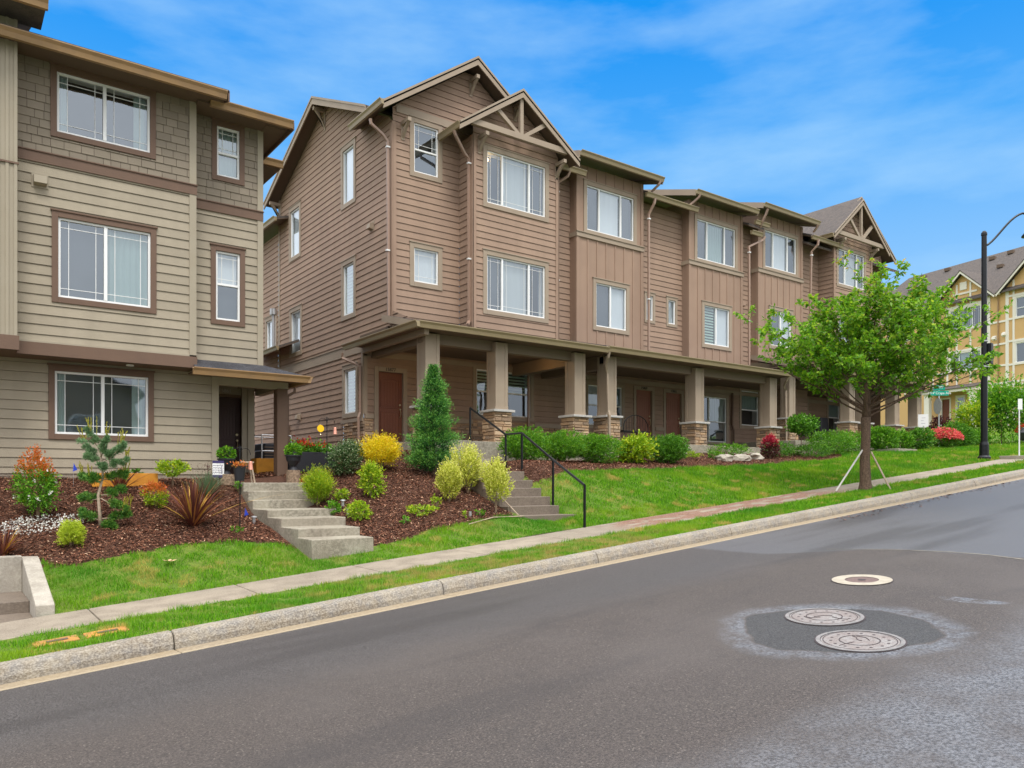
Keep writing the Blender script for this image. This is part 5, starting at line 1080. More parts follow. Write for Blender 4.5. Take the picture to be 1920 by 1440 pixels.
# wet leaves along the far gutter and a dry leaf on the lawn
n=150; x=rng.uniform(13.5,22,n); y=8.35-rng.exponential(.15,n); P=np.c_[x,y,zroad(x)+.012]; a=rng.uniform(0,6.28,n); s=rng.uniform(.02,.05,n)
V=np.stack([P+np.c_[np.cos(a)*s,np.sin(a)*s,0*s],P+np.c_[-np.sin(a)*s*.6,np.cos(a)*s*.6,s*.2],P-np.c_[np.cos(a)*s,np.sin(a)*s,0*s],P+np.c_[np.sin(a)*s*.6,-np.cos(a)*s*.6,s*.2]],1).reshape(-1,3)
M['dead']=mat('dead_leaf',(.25,.1,.05),.8,hue=[(0,(.1,.04,.02)),(1,(.35,.16,.09))]); tag(fastmesh('fallen_leaves',V,np.arange(len(V)).reshape(-1,4),M['dead'],rng.random(n),kind='stuff'),'scatter of wet brown leaves along the far gutter','leaves')
b=MB(); c=Vector((2.75,12.2,gz(2.75,12.2)+.07)); 
for i in range(5):
    an=i*1.2; d=Vector((math.cos(an),math.sin(an),.25)); s_=Vector((-math.sin(an),math.cos(an),.1)); b.poly([c,c+d*.06+s_*.03,c+d*.11,c+d*.06-s_*.03])
M['dryleaf']=mat('dry_leaf',(.55,.36,.2),.8); tag(b.build('dry_leaf',M['dryleaf']),'dry curled tan leaf lying on the lawn','leaf')

def opposite(x,y,w_,d_,h,l,col):
    z=zroad(x)+.3; t=thing('house',(x,y,z),l,'house'); m=M['o'+col]=mat('opposite_house_paint_'+col,{'a':(.22,.2,.18),'b':(.3,.26,.2),'c':(.2,.13,.1)}[col],.7)
    b=MB(); b.prism([(x-w_/2,y,z-2),(x+w_/2,y,z-2),(x+w_/2,y,z+h),(x,y,z+h+w_*.32),(x-w_/2,y,z+h)],(0,-d_,0)); b.build('wall',m,t)
    b=MB()
    for sg in (-1,1): b.prism([(x,y+.4,z+h+w_*.32+.1),(x+sg*(w_/2+.4),y+.4,z+h-.13),(x+sg*(w_/2+.4),y+.4,z+h-.28),(x,y+.4,z+h+w_*.32-.05)],(0,-d_-.8,0))
    b.build('roof',M['shingle2'],t)
    for (a,c) in ((-.3,.25),(.28,.25),(-.3,.65),(.28,.65)):
        b=MB(); b.box(x+a*w_-.8,x+a*w_+.8,y,y+.05,z+c*h-.6,z+c*h+.7); b.build('window',M['vinyl'],t); b=MB(); b.box(x+a*w_-.7,x+a*w_+.7,y+.05,y+.06,z+c*h-.5,z+c*h+.6); b.build('pane',M['glass'],t)
for a in ((-9,-15,9,10,6.0,'grey gabled house on the opposite side of the street','a'),(4,-16,10,10,6.4,'tan gabled house on the opposite side of the street','b'),(18,-16,10,10,6.2,'brown gabled house on the opposite side of the street','c')): opposite(*a)
b=MB()
for i in range(-30,60): x0=i*2; b.poly([(x0,-60,zroad(x0)+.2),(x0+2,-60,zroad(x0+2)+.2),(x0+2,-5,zroad(x0+2)+.12),(x0,-5,zroad(x0)+.12)])
b.build('lawn',M['lawnsoil'])['kind']='structure'
# ================================================================== plants
def nrmz(a): return a/np.maximum(np.linalg.norm(a,axis=1,keepdims=True),1e-9)
def leaves(name,P,D,Lg,Wd,m,parent,rnd=None,fold=.0):
    n=len(P); D=nrmz(D); r=rng.normal(size=(n,3)); S=nrmz(np.cross(D,r)); Lg=np.broadcast_to(Lg,(n,))[:,None]*rng.uniform(.7,1.25,(n,1)); Wd=np.broadcast_to(Wd,(n,))[:,None]*rng.uniform(.8,1.2,(n,1))
    Nn=np.cross(D,S); mid=P+D*Lg*.45+Nn*Lg*.06
    V=np.stack([P,mid+S*Wd/2,P+D*Lg,mid-S*Wd/2],1).reshape(-1,3)
    return fastmesh(name,V,np.arange(4*n).reshape(-1,4),m,rng.random(n) if rnd is None else rnd,parent=parent)
def stemtube(pts,rad,parent,name='stem',m='stem',n=6):
    b=MB(); b.tube(pts,rad,n); return b.build(name,M[m],parent,smooth=True)
def lump(u,seed,f=2.2):
    rs=np.random.default_rng(seed); k=nrmz(rs.normal(size=(7,3)))*f; ph=rs.uniform(0,6.28,7); return sum(np.sin(u@kk+p) for kk,p in zip(k,ph))/7
def shrub(name,x,y,rx,rz,m,label,cat='shrub',group=None,n=3000,leaf=.05,wd=.5,h0=0,shape='ball',up=.4,m2=None,m2f=None,seed=1,ry=None,stem=0,f=2.6,lumpy=.28,zoff=0,fl=None,fln=0,spike=.35,tight=.3):
    """leafy shrub grown from shoots: each shoot starts inside the plant and carries leaves to a ragged outline"""
    z0=gz(x,y)+zoff; ry=ry or rx; t=thing(name,(x,y,z0),label,cat,group)
    per=9; ns=max(8,n//per); u=nrmz(rng.normal(size=(ns,3))); lm=1+lumpy*lump(u,seed,f)*1.8
    r0=np.clip(1-np.abs(rng.normal(0,tight,ns)),.1,1)*lm*(1-spike*.55); d=nrmz(u*.9+np.array([0,0,up])+rng.normal(0,.28,(ns,3))); L_=spike*rng.uniform(.5,1.35,ns)
    q=np.tile(np.linspace(.05,1,per),ns); S=np.repeat(np.arange(ns),per)
    P=u[S]*r0[S,None]+d[S]*(L_[S]*q)[:,None]; hh=np.clip((P[:,2]+1)/2,0,1.2)
    if shape=='cone': P[:,:2]*=(1.15-.85*hh)[:,None]
    if shape=='egg': P[:,:2]*=(1.1-.45*hh)[:,None]
    P=P*np.array([rx,ry,rz])+np.array([x,y,z0+h0+rz])+rng.normal(0,leaf*.18,P.shape); D=d[S]*.9+rng.normal(0,.55,P.shape)
    k=P[:,2]>z0-.01; P=P[k];D=D[k];q=q[k];S=S[k]
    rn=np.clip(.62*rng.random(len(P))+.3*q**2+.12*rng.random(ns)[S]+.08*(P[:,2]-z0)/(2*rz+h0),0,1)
    if m2 is not None:
        k=(P[:,2]-z0)/(2*rz+h0)+rng.normal(0,.08,len(P))>m2f
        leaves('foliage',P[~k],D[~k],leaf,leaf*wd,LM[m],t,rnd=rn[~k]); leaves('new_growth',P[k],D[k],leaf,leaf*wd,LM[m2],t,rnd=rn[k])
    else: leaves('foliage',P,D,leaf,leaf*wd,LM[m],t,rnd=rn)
    if fl:
        u=nrmz(rng.normal(size=(fln,3))); u[:,2]=u[:,2]*.9 if shape=='egg' else np.abs(u[:,2])*.9; Pf=u*np.array([rx,ry,rz])*1.0*(1+lumpy*lump(u,seed,f)*1.2)[:,None]; hf=np.clip((u[:,2]+1)/2,0,1); Pf[:,:2]*=((1.1-.45*hf) if shape=='egg' else np.ones(fln))[:,None]; Pf+=np.array([x,y,z0+h0+rz])
        k2=max(5,int(5)); Q=np.repeat(Pf,k2,0)+rng.normal(0,leaf*.3,(fln*k2,3)); leaves('flowers',Q,rng.normal(size=Q.shape)+np.repeat(u,k2,0),leaf*.9,leaf*.7,LM[fl],t)
    b=MB(); rs=random.Random(seed)
    for i in range(6 if not stem else 1):
        an=rs.uniform(0,6.28); q=rx*.45 if not stem else 0
        b.tube([(x,y,z0-.05),(x+q*.4*math.cos(an),y+q*.4*math.sin(an),z0+h0+rz*.5),(x+q*math.cos(an),y+q*math.sin(an),z0+h0+rz*1.2)],[.014+.01*bool(stem),.01,.004],5)
    b.build('stem',M['stem'],t); return t
def bladeplant(name,x,y,h,sp,n,m,label,wd=.03,cat='plant',group=None,droop=.5,flowers=None,zoff=0):
    z0=gz(x,y)+zoff; t=thing(name,(x,y,z0),label,cat,group); V=[];F=[];rr=[]
    for i in range(n):
        an=random.uniform(0,6.28); lean=abs(random.gauss(0,.55))*sp/h; L_=h*random.uniform(.55,1.1); w_=wd*random.uniform(.6,1.2); d=np.array([math.cos(an),math.sin(an),0]); s=np.array([-math.sin(an),math.cos(an),0]); i0=len(V); K=4
        o=np.array([x,y,z0])+d*random.uniform(0,.05)
        for k in range(K+1):
            q=k/K; p=o+d*(lean*L_*q+droop*lean*L_*q*q)+np.array([0,0,L_*(q-.25*lean*q*q)]); ww=w_*(1-q**2)*.5+.001; V+= [p-s*ww,p+s*ww]
        r=random.random()
        for k in range(K): a=i0+2*k; F.append((a,a+1,a+3,a+2)); rr.append(r)
    fastmesh('foliage',np.array(V),np.array(F),LM[m],rr,parent=t)
    if flowers:
        P=[];D=[]
        for i in range(flowers[1]):
            an=random.uniform(0,6.28); q=random.uniform(0,sp*.6); P+= [np.array([x+q*math.cos(an),y+q*math.sin(an),z0+h*random.uniform(.9,1.35)-.015*j]) for j in range(6)]
        P=np.array(P); leaves('flowers',P,rng.normal(size=P.shape)+np.array([0,0,1]),.02,.012,LM[flowers[0]],t)
    return t
# ---- khaki house bed
shrub('spirea_shrub',1.29,14.52,.37,.5,'bright','cone-shaped shrub with orange new growth above white daisies beside the wall',n=5200,leaf=.042,shape='egg',m2='orange',m2f=.74,seed=2,fl='whitef',fln=22,spike=.4,lumpy=.4)
t=tag(leaves('daisy_patch',*(lambda n:(lambda a,q:(np.c_[1.32+q*np.cos(a)*1.25,14.2+q*np.sin(a)*.55,tz(1.32+q*np.cos(a)*1.25,14.2+q*np.sin(a)*.55)+rng.uniform(.02,.09,n)],np.tile([0,0,.4],(n,1))+rng.normal(0,.6,(n,3))))(rng.uniform(0,6.28,n),np.sqrt(rng.random(n))*.48))(620),.03,.026,LM['whitef'],None),'low patch of white flowers spreading over the mulch','flowers',kind='stuff')
shrub('dwarf_conifer',1.64,13.4,.19,.2,'lime','small round lime green dwarf conifer on the dark mulch',n=6000,leaf=.03,wd=.35,up=.9,seed=3,f=7,spike=.3)
bladeplant('flax_plant',.78,13.5,.42,.5,70,'phor','dark red flax plant at the very left edge of the mulch bed',.03,group='flax plants')
bladeplant('flax_plant',2.64,15.45,.5,.45,60,'phor','bronze flax plant behind the small pine against the khaki wall',.03,group='flax plants')
bladeplant('flax_plant',3.46,13.7,.82,1.0,190,'phor','large bronze and yellow striped flax plant in the mulch near the steps',.034,group='flax plants')
shrub('spirea_shrub',3.07,14.58,.22,.22,'ygreen','small round orange-tipped shrub in front of the orange planter',n=2400,leaf=.035,m2='orange',m2f=.6,seed=5)
shrub('gold_shrub',3.6,15.7,.28,.14,'ygreen','yellow-green shrub with a bare stem against the khaki siding',n=1500,leaf=.05,h0=.2,seed=6,stem=1)
bladeplant('lavender',4.08,15.1,.48,.5,420,'lav','grey-green lavender clump below the yard sign',.007,flowers=('dred',40),droop=.2)
def clumpneedles(P,Dd,n,rad,ln,m,parent,name='foliage'):
    k=rng.integers(0,len(P),n); o=nrmz(rng.normal(size=(n,3)))*rad*rng.random((n,1)); D=Dd[k]*.8+o/np.maximum(rad,1e-6)+rng.normal(0,.3,(n,3)); leaves(name,P[k]+o*.4,D,ln,.009,LM[m],parent)
def pine():
    x,y=2.12,13.98; z0=gz(x,y); t=thing('pine_tree',(x,y,z0),'small sculptural pine with twisting tiers and pale upright candles before the window','tree')
    b=MB(); tr=[(x,y,z0-.05),(x-.02,y,z0+.25),(x-.04,y,z0+.5),(x+.03,y,z0+.8),(x,y,z0+1.1),(x-.02,y,z0+1.35)]; b.tube(tr,[.03,.025,.022,.018,.013,.008],8)
    Rv=np.array([.8039,-.5948,0]); tips=[]; pts=[]; dirs=[]; cand=[]
    lay=[(.1,-.3,.12,'g'),(.12,.42,.1,'g'),(.08,.2,-.1,'g'),(.45,-.34,0,'g'),(.5,.3,.08,'g'),(.45,.38,-.15,'g'),(.72,-.34,.1,'g'),(.75,.32,.1,'g'),(.7,-.1,.1,'g'),(1.0,-.35,.38,'b'),(1.02,-.2,.12,'b'),(1.0,.38,.3,'b'),(1.05,.28,.2,'b'),(1.1,.12,.3,'b'),(1.2,-.12,.35,'b'),(.95,.42,.12,'b'),(1.0,.1,-.05,'b')]
    for (h,dx,up_,ty) in lay:
        o=np.array([x,y,z0+h]); ydep=random.uniform(-.15,.15); e=o+Rv*dx+np.array([.59,.8,0])*ydep+np.array([0,0,up_]); b.tube([tuple(o),tuple((o+e)/2+np.array([0,0,-.03])),tuple(e)],[.01,.008,.004],5)
        for q in np.linspace(.35,1,9): pts.append(o*(1-q)+e*q+rng.normal(0,.02,3)); dirs.append(nrmz((e-o+np.array([0,0,.15]))[None])[0]); tips.append(ty)
        if up_>.25 or random.random()<.45:
            for _ in range(4): cand.append((e+rng.normal(0,.02,3),np.array([random.uniform(-.3,.3)+dx*.5*.8,random.uniform(-.2,.2)-dx*.3,1.2]),random.uniform(.12,.26)))
    cand.append((np.array([x-.06,y,z0+1.4]),np.array([0,0,1.]),.34)); b.build('trunk',M['wood'],t,smooth=True)
    P=np.array(pts);D=np.array(dirs);ty=np.array(tips)
    clumpneedles(P[ty=='g'],D[ty=='g'],17000,.11,.06,'pine',t); clumpneedles(P[ty=='b'],D[ty=='b'],13000,.08,.055,'bluep',t,'upper_foliage')
    cp=[];cdn=[]
    for (p,d,l) in cand:
        d=d/np.linalg.norm(d)
        for q in np.linspace(0,1,16): cp+=[p+d*l*q]*3; cdn+=[d]*3
    cp=np.array(cp);cdn=np.array(cdn); leaves('candles',cp,cdn*1.6+rng.normal(0,.4,cp.shape),.035,.011,LM['candle'],t)
pine()
def flag(x,y,h,label):
    z0=gz(x,y); t=thing('marker_flag',(x,y,z0),label,'flag'); b=MB(); b.tube([(x,y,z0),(x,y,z0+h)],.003,4); b.build('wire',M['steel'],t); b=MB(); b.prism([(x,y,z0+h),(x+.06,y-.02,z0+h-.13),(x-.01,y,z0+h-.16)],(0,.003,0)); b.build('pennant',M['bluef'],t)
flag(1.97,15.9,.42,'small blue marker flag against the khaki wall'); flag(4.55,14.4,.16,'small blue marker flag beside the top of the pale steps')
# orange planter
def planterbox(x0,x1,y0,y1,h,m,label,name='planter_box',gr=None,soil=True):
    z0=gz((x0+x1)/2,(y0+y1)/2); t=thing(name,((x0+x1)/2,y0,z0),label,'planter',gr); b=MB(); w_=.025
    b.box(x0,x1,y0,y0+w_,z0-.05,z0+h); b.box(x0,x1,y1-w_,y1,z0-.05,z0+h); b.box(x0,x0+w_,y0+w_,y1-w_,z0-.05,z0+h); b.box(x1-w_,x1,y0+w_,y1-w_,z0-.05,z0+h); b.build('box',M[m],t,bevel=.004)
    b=MB(); b.box(x0+w_,x1-w_,y0+w_,y1-w_,z0,z0+h-.04); b.build('soil',M['mulch'],t); return z0+h
zt=planterbox(2.25,3.35,15.75,16.3,.2,'orange','long low orange stained planter against the khaki wall')
for (x,l) in ((2.85,'small leafy seedling at the left in the orange planter'),(3.05,'small leafy seedling at the right in the orange planter')): shrub('seedling',x,16.0,.07,.06,'green',l,'seedling',n=60,leaf=.07,seed=9,zoff=.16)
# yard sign
YS=thing('yard_sign',(4.42,15.6,gz(4.42,15.6)),'small white yard sign with dark heading among the lavender stalks','sign'); F_=front(15.6); zq=gz(4.42,15.6)
b=MB(); F_.box(b,4.3,4.52,2.1,2.33,0,.012); b.build('panel',M['white'],YS); b=MB(); F_.box(b,4.3,4.52,2.33,2.38,0,.014); F_.box(b,4.3,4.52,2.05,2.1,0,.014); F_.box(b,4.47,4.48,2.12,2.3,.012,.015)
for r_ in range(4):
    xx=4.315
    while xx<4.46: l_=random.uniform(.01,.03); F_.box(b,xx,min(xx+l_,4.465),2.28-.045*r_,2.29-.045*r_,.012,.0145); xx+=l_+.012
b.build('print',M['navy'],YS); b=MB(); b.tube([(4.41,15.61,zq),(4.41,15.61,2.1)],.008,6); b.build('stake',M['steel'],YS)
# hooks, bells, pots
def hook(x,y,h,label,side=1,disc=False):
    z0=gz(x,y); t=thing('garden_hook',(x,y,z0),label,'garden hook'); b=MB(); b.tube([(x,y,z0-.1),(x,y,z0+h)],.009,6)
    for sg in (-1,1):
        q=[(x,y,z0+h-.1)]
        for k in range(1,9): a=k/8*math.pi; q.append((x+sg*(.09-.09*math.cos(a)),y,z0+h-.1+.09*math.sin(a)+(-.02 if k>6 else 0)))
        b.tube(q,.006,5)
    b.tube([(x-.05,y,z0+h+.0),(x+.05,y,z0+h)],.006,5); b.lathe([(0,.03),(.016,.02),(.0,.0)],(x,y,z0+h),8); b.build('pole',M['black'],t); return t,z0+h-.14
def bell(x,y,z,label):
    t=thing('copper_bell',(x,y,z-.16),label,'wind chime','copper bells on the garden hooks'); b=MB(); b.lathe([(.001,0),(.028,0),(.032,-.02),(.04,-.14),(.043,-.145),(.038,-.14),(.03,-.02),(.001,-.01)],(x,y,z-.03),14); b.build('bell',M['copper'],t,smooth=True); b=MB(); b.tube([(x,y,z-.03),(x,y,z+.02)],.003,4); b.build('wire',M['black'],t)
t,zh=hook(4.15,13.4,1.42,'black shepherd hook standing in the mulch left of the pale steps'); bell(4.33,13.4,zh-.06,'copper bell hanging from the hook in front of the plum door')
t,zh2=hook(6.57,15.4,1.3,'black shepherd hook beside the dark planter at the brown wall'); bell(6.75,15.4,zh2-.02,'copper bell hanging from the hook by the brown siding')
b=MB(); c=Vector((6.43,15.4,3.08)); b.tube([c-Vector((0,.004,0)),c+Vector((0,.004,0))],.075,28); tag(b.build('sun_disc',M['yellowd']),'flat yellow disc hanging from the left arm of the garden hook','garden ornament')
b=MB(); b.tube([(6.43,15.4,3.16),(6.39,15.4,zh2)],.003,4); b.lathe([(0,.02),(.012,.0),(0,-.02)],(6.43,15.4,2.95),8); b.tube([(6.43,15.4,3.0),(6.43,15.4,2.95)],.002,4); o=b.build('disc_wire',M['brass'],bpy.data.objects['sun_disc'])
def urn(x,y,z,r,label,gr,leaf,fl=None):
    t=thing('black_urn',(x,y,z),label,'flower pot',gr); b=MB(); b.lathe([(.001,0),(r*.62,0),(r*.5,.03),(r*.32,.07),(r*.45,.1),(r*.85,.19),(r*.98,.28),(r*1.08,.285),(r*1.08,.31),(r*.95,.31),(r*.92,.27),(.001,.26)],(x,y,z),24); b.build('bowl',M['blackmat'],t,smooth=False)
    n=500; u=nrmz(rng.normal(size=(n,3))); P=u*np.array([r*.9,r*.9,.12])+np.array([x,y,z+.4]); leaves('plant',P,u+rng.normal(0,.5,u.shape),.06,.035,LM[leaf],t); return t
def log(x,y,z,r,h,label):
    t=thing('log_stump',(x,y,z),label,'log','log stumps under the urns'); b=MB(); b.lathe([(.001,0),(r,0),(r*1.02,h*.5),(r*.97,h),(.001,h)],(x,y,z),18); b.build('bark',M['log'],t)
log(4.6,15.72,gz(4.6,15.72)-.02,.18,.22,'short log stump under the black urn left of the pale steps'); urn(4.6,15.72,gz(4.6,15.72)+.2,.16,'black urn with bright green plant on a log in front of the plum door','black urns','bright')
log(5.92,15.6,1.95,.14,.26,'short log stump under the black urn by the porch post'); urn(5.92,15.6,2.21,.16,'black urn on a log by the dark porch post','black urns','bright')
# stool
t=thing('wooden_stool',(4.95,15.55,1.95),'weathered wooden stool with splayed legs on the top step','stool')
b=MB(); b.box(4.78,5.06,15.45,15.65,2.34,2.37); b.build('seat',M['wood'],t,bevel=.004)
for (dx,dy) in ((-1,-1),(1,-1),(-1,1),(1,1)):
    b=MB(); b.tube([(4.92+dx*.1,15.55+dy*.06,2.34),(4.92+dx*.16,15.55+dy*.09,1.95)],.016,4); b.build('leg',M['wood'],t)
t=thing('hanging_pot',(4.13,13.36,2.0),'black pot of orange flowers hung low on the garden hook','flower pot'); b=MB(); b.lathe([(.001,0),(.075,0),(.1,.24),(.105,.25),(.09,.24),(.001,.22)],(4.13,13.36,1.98),18); b.build('pot',M['blackmat'],t); 
n=200; P=np.array([4.13,13.36,2.26])+rng.normal(0,1,(n,3))*np.array([.06,.06,.025]); leaves('flowers',P,rng.normal(size=(n,3)),.03,.022,LM['orange'],t); b=MB(); b.tube([(4.13,13.36,2.24),(4.15,13.4,2.6)],.003,4); b.build('wire',M['black'],t)
shrub('seedling',4.07,13.3,.07,.05,'bright','tiny bright seedling at the foot of the garden hook','seedling',n=90,leaf=.05,seed=4)
shrub('potted_plant',4.72,15.3,.07,.09,'bright','small bright green plant beside the log on the top step','plant',n=160,leaf=.05,seed=8,zoff=.05)
# dark raised planter, cage, crates
t=thing('raised_planter',(6.9,16.6,2.2),'dark charcoal raised planter full of red and green plants','planter'); b=MB(); zq=gz(6.8,16.5); b.box(6.15,7.15,16.3,16.75,zq-.05,2.62); b.build('box',M['blackmat'],t,bevel=.01)
for mm,nn,x0,x1 in (('bright',900,6.15,6.6),('redf',260,6.35,6.65),('green',900,6.5,7.15),('redf',60,6.8,7.0)):
    P=np.c_[rng.uniform(x0,x1,nn),rng.uniform(16.3,16.75,nn),2.62+np.abs(rng.normal(0,.08,nn))+(.1 if mm=='redf' else 0)]; leaves('plants',P,rng.normal(size=(nn,3))+np.array([0,0,.8]),.07,.035,LM[mm],t)
t=thing('wire_cage',(6.9,20,2.2),'grey wire frame cage around an air conditioner between the houses','cage')
b=MB()
for x_ in (6.55,7.3):
    for y_ in (19.4,20.4): b.tube([(x_,y_,2.15),(x_,y_,3.15)],.018,5)
for z_ in (2.3,2.75,3.15):
    for a_ in (((6.55,19.4,z_),(7.3,19.4,z_)),((6.55,19.4,z_),(6.55,20.4,z_)),((7.3,19.4,z_),(7.3,20.4,z_)),((6.55,20.4,z_),(7.3,20.4,z_))): b.tube(a_,.013,5)
b.build('frame',M['steel'],t); b=MB(); b.box(6.66,7.2,19.52,20.3,2.2,2.95); b.build('condenser',M['blackmat'],t,bevel=.03)
b=MB()
for k in range(9): b.box(6.65,7.21,19.5,19.515,2.28+.07*k,2.3+.07*k)
b.build('louvre',M['soffit'],t)
planterbox(5.72,6.3,17.3,17.7,.32,'orange','orange wooden flower crate behind the porch post')
P=np.c_[rng.uniform(5.75,6.28,260),rng.uniform(17.32,17.68,260),2.34+rng.random(260)*.12]; tag(leaves('crate_flowers',P,rng.normal(size=(260,3))+np.array([0,0,.6]),.06,.04,LM['orange'],None),'orange and green flowers growing in the orange crate','flowers')
shrub('terracotta_flowers',6.08,15.35,.13,.09,'redf','low orange flowers beside the log at the top of the pale steps','flowers',n=300,leaf=.05,seed=8)
# ---- middle bed
shrub('mugo_pine',5.98,14.45,.3,.33,'ygreen','bright yellow-green mugo pine right of the pale steps','shrub',n=12000,leaf=.05,wd=.17,up=1.5,seed=12,f=6,lumpy=.4,spike=.65)
shrub('small_shrub',6.02,13.85,.14,.13,'bright','small green plant at the foot of the mugo pine','shrub','small bedding plants',n=800,leaf=.04,seed=13)
shrub('small_shrub',6.4,14.3,.15,.12,'ygreen','small yellowish plant just right of the mugo pine','shrub','small bedding plants',n=700,leaf=.04,seed=14)
shrub('small_shrub',6.28,13.2,.22,.17,'ygreen','yellow-green spreading shrub low on the mulch slope','shrub','small bedding plants',n=1700,leaf=.042,seed=15,lumpy=.4)
shrub('silver_shrub',6.98,15.4,.36,.38,'vari','dense silver-edged shrub beside the dark planter','shrub',n=8000,leaf=.035,wd=.6,seed=16,lumpy=.25,spike=.3)
shrub('golden_spirea',7.76,15.3,.5,.36,'yellow','bright golden yellow spirea in front of the stone wainscot','shrub',n=9500,leaf=.045,wd=.45,seed=17,up=1.2,lumpy=.5,spike=.6)
shrub('spring_shrub',6.9,14.0,.2,.34,'ygreen','tall narrow yellow-green shrub below the golden spirea','shrub',n=3200,leaf=.045,seed=18,lumpy=.6,spike=.6,f=4)
def spruce():
    x,y=8.75,14.72; z0=gz(x,y); H=2.42; t=thing('spruce_tree',(x,y,z0),'dense dark green conical dwarf spruce in front of the first porch column','tree')
    P=[];D=[];Q=[];n=760
    for i in range(n):
        h=(i/n)**.85; tier=.82+.18*math.sin(h*34); Rr=(.66*(1-h)**.75+.035)*tier*random.uniform(.7,1.2)*(1.0 if h>.1 else .75+2.5*h); an=random.uniform(0,6.28); z=z0+.06+h*(H-.1); d=np.array([math.cos(an),math.sin(an),.28])
        for _ in range(max(14,int(70*(1-h)+14))):
            q=random.random()**.5; Q.append(q); P.append(np.array([x,y,z])+d*Rr*q+np.array([0,0,.1*Rr*q*q])+rng.normal(0,.02+.02*q,3)); D.append(d+rng.normal(0,.5,3)+np.array([0,0,.35]))
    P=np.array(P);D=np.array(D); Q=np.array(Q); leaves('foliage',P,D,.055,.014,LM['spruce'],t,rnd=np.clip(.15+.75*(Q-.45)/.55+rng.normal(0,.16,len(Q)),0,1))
    b=MB(); b.tube([(x,y,z0-.1),(x,y,z0+H*.9)],[.05,.01],8); b.build('trunk',M['bark'],t)
spruce()
for k,(x,y,rx,rz,h0,l) in enumerate(((8.85,13.5,.31,.5,0,'pale variegated euonymus, the back one of three beside the steps'),(8.15,13.1,.25,.38,.0,'pale variegated euonymus, the left one of three on the mulch'),(8.75,12.35,.28,.44,.14,'pale variegated euonymus on a thin stem, nearest the lawn'))):
    shrub('euonymus',x,y,rx,rz,'euon',l,'shrub','variegated euonymus shrubs',n=6500,leaf=.036,wd=.62,h0=h0,up=1.3,seed=20+k,lumpy=.45,f=4.5,spike=.45,stem=(k==2))
shrub('small_shrub',7.28,12.75,.3,.09,'ygreen','low yellow-green sprawling plant near the mulch edge','shrub','small bedding plants',n=700,leaf=.045,seed=26,lumpy=.5)
shrub('small_shrub',7.7,12.85,.1,.14,'ygreen','thin yellow-green sprig right of the sprawling plant','shrub','small bedding plants',n=240,leaf=.045,seed=27)
shrub('seedling',6.85,12.55,.07,.07,'bright','tiny green seedling near the lawn edge of the mound','seedling',n=120,leaf=.045,seed=28)
shrub('seedling',8.0,12.3,.04,.1,'ygreen','thin yellow seedling between the euonymus shrubs','seedling',n=90,leaf=.04,seed=29); shrub('seedling',8.35,12.3,.09,.06,'bright','small bright tuft at the foot of the stemmed euonymus','seedling',n=160,leaf=.04,seed=30)
def solar(x,y,l):
    z0=gz(x,y); t=thing('path_light',(x,y,z0),l,'path light','solar path lights'); b=MB(); b.tube([(x,y,z0),(x,y,z0+.12)],.03,10); b.lathe([(.001,.15),(.05,.135),(.055,.12),(.0,.12)],(x,y,z0),14); b.build('lamp',M['steel'],t)
solar(6.3,14.0,'small steel path light beside the mugo pine'); solar(6.2,13.55,'small steel path light on the mulch right of the steps'); solar(4.55,13.9,'small steel path light left of the pale steps')
b=MB(); b.box(8.62,8.7,14.0,14.08,1.85,2.02); tag(b.build('stake_marker',M['white']),'small white stake at the foot of the spruce','stake')
b=MB(); b.box(8.12,8.17,12.33,12.36,1.15,1.4); tag(b.build('plant_tag',M['steel'],bevel=.004),'small grey plant tag standing in the mulch','plant tag')
# edging line
b=MB(); b.tube([(9.15,12.15,gz(9.15,12.15)+.03),(9.12,13.0,1.85),(9.1,13.4,2.05)],.012,5); b.tube([(7.9,12.02,gz(7.9,12.02)+.03),(8.5,12.1,gz(8.5,12.1)+.04),(9.2,12.06,gz(9.2,12.06)+.05)],.012,5); tag(b.build('garden_hose',M['wood']),'thin buff drip line crossing the mulch by the dark steps','hose')
# ---- row beds
bx=[(11.75,15.35,.72,.4,'first clipped boxwood right of the handrail'),(12.9,15.35,.72,.4,'clipped boxwood in the middle of the low hedge'),(14.05,15.3,.68,.4,'clipped boxwood at the right end of the low hedge')]
for k,(x,y,rx,rz,l) in enumerate(bx): shrub('boxwood',x,y,rx,rz,'bright',l,'shrub','clipped boxwoods along the porch',n=19000,leaf=.04,wd=.5,seed=40+k,lumpy=.25,spike=.16,tight=.45)
shrub('hydrangea_shrub',15.5,15.3,.5,.37,'ygreen','open yellow-green leafy shrub beside the porch chair','shrub',n=3800,leaf=.085,wd=.55,seed=44,lumpy=.5,spike=.5)
shrub('round_shrub',17.0,15.35,.6,.42,'green','dense round dark green shrub left of the rose doors','shrub',n=17000,leaf=.045,seed=45,lumpy=.2,spike=.18,tight=.45)
shrub('low_plant',18.6,16.1,.5,.12,'ygreen','low spreading plants at the foot of the stone column','plant',n=900,leaf=.05,seed=46); shrub('low_plant',19.6,15.8,.25,.14,'bright','small green tuft right of the spreading plants','plant',n=600,leaf=.05,seed=47)
shrub('low_hedge',20.9,16.3,.75,.2,'bright','low green clump behind the pale rocks','shrub',n=2600,leaf=.05,seed=48)
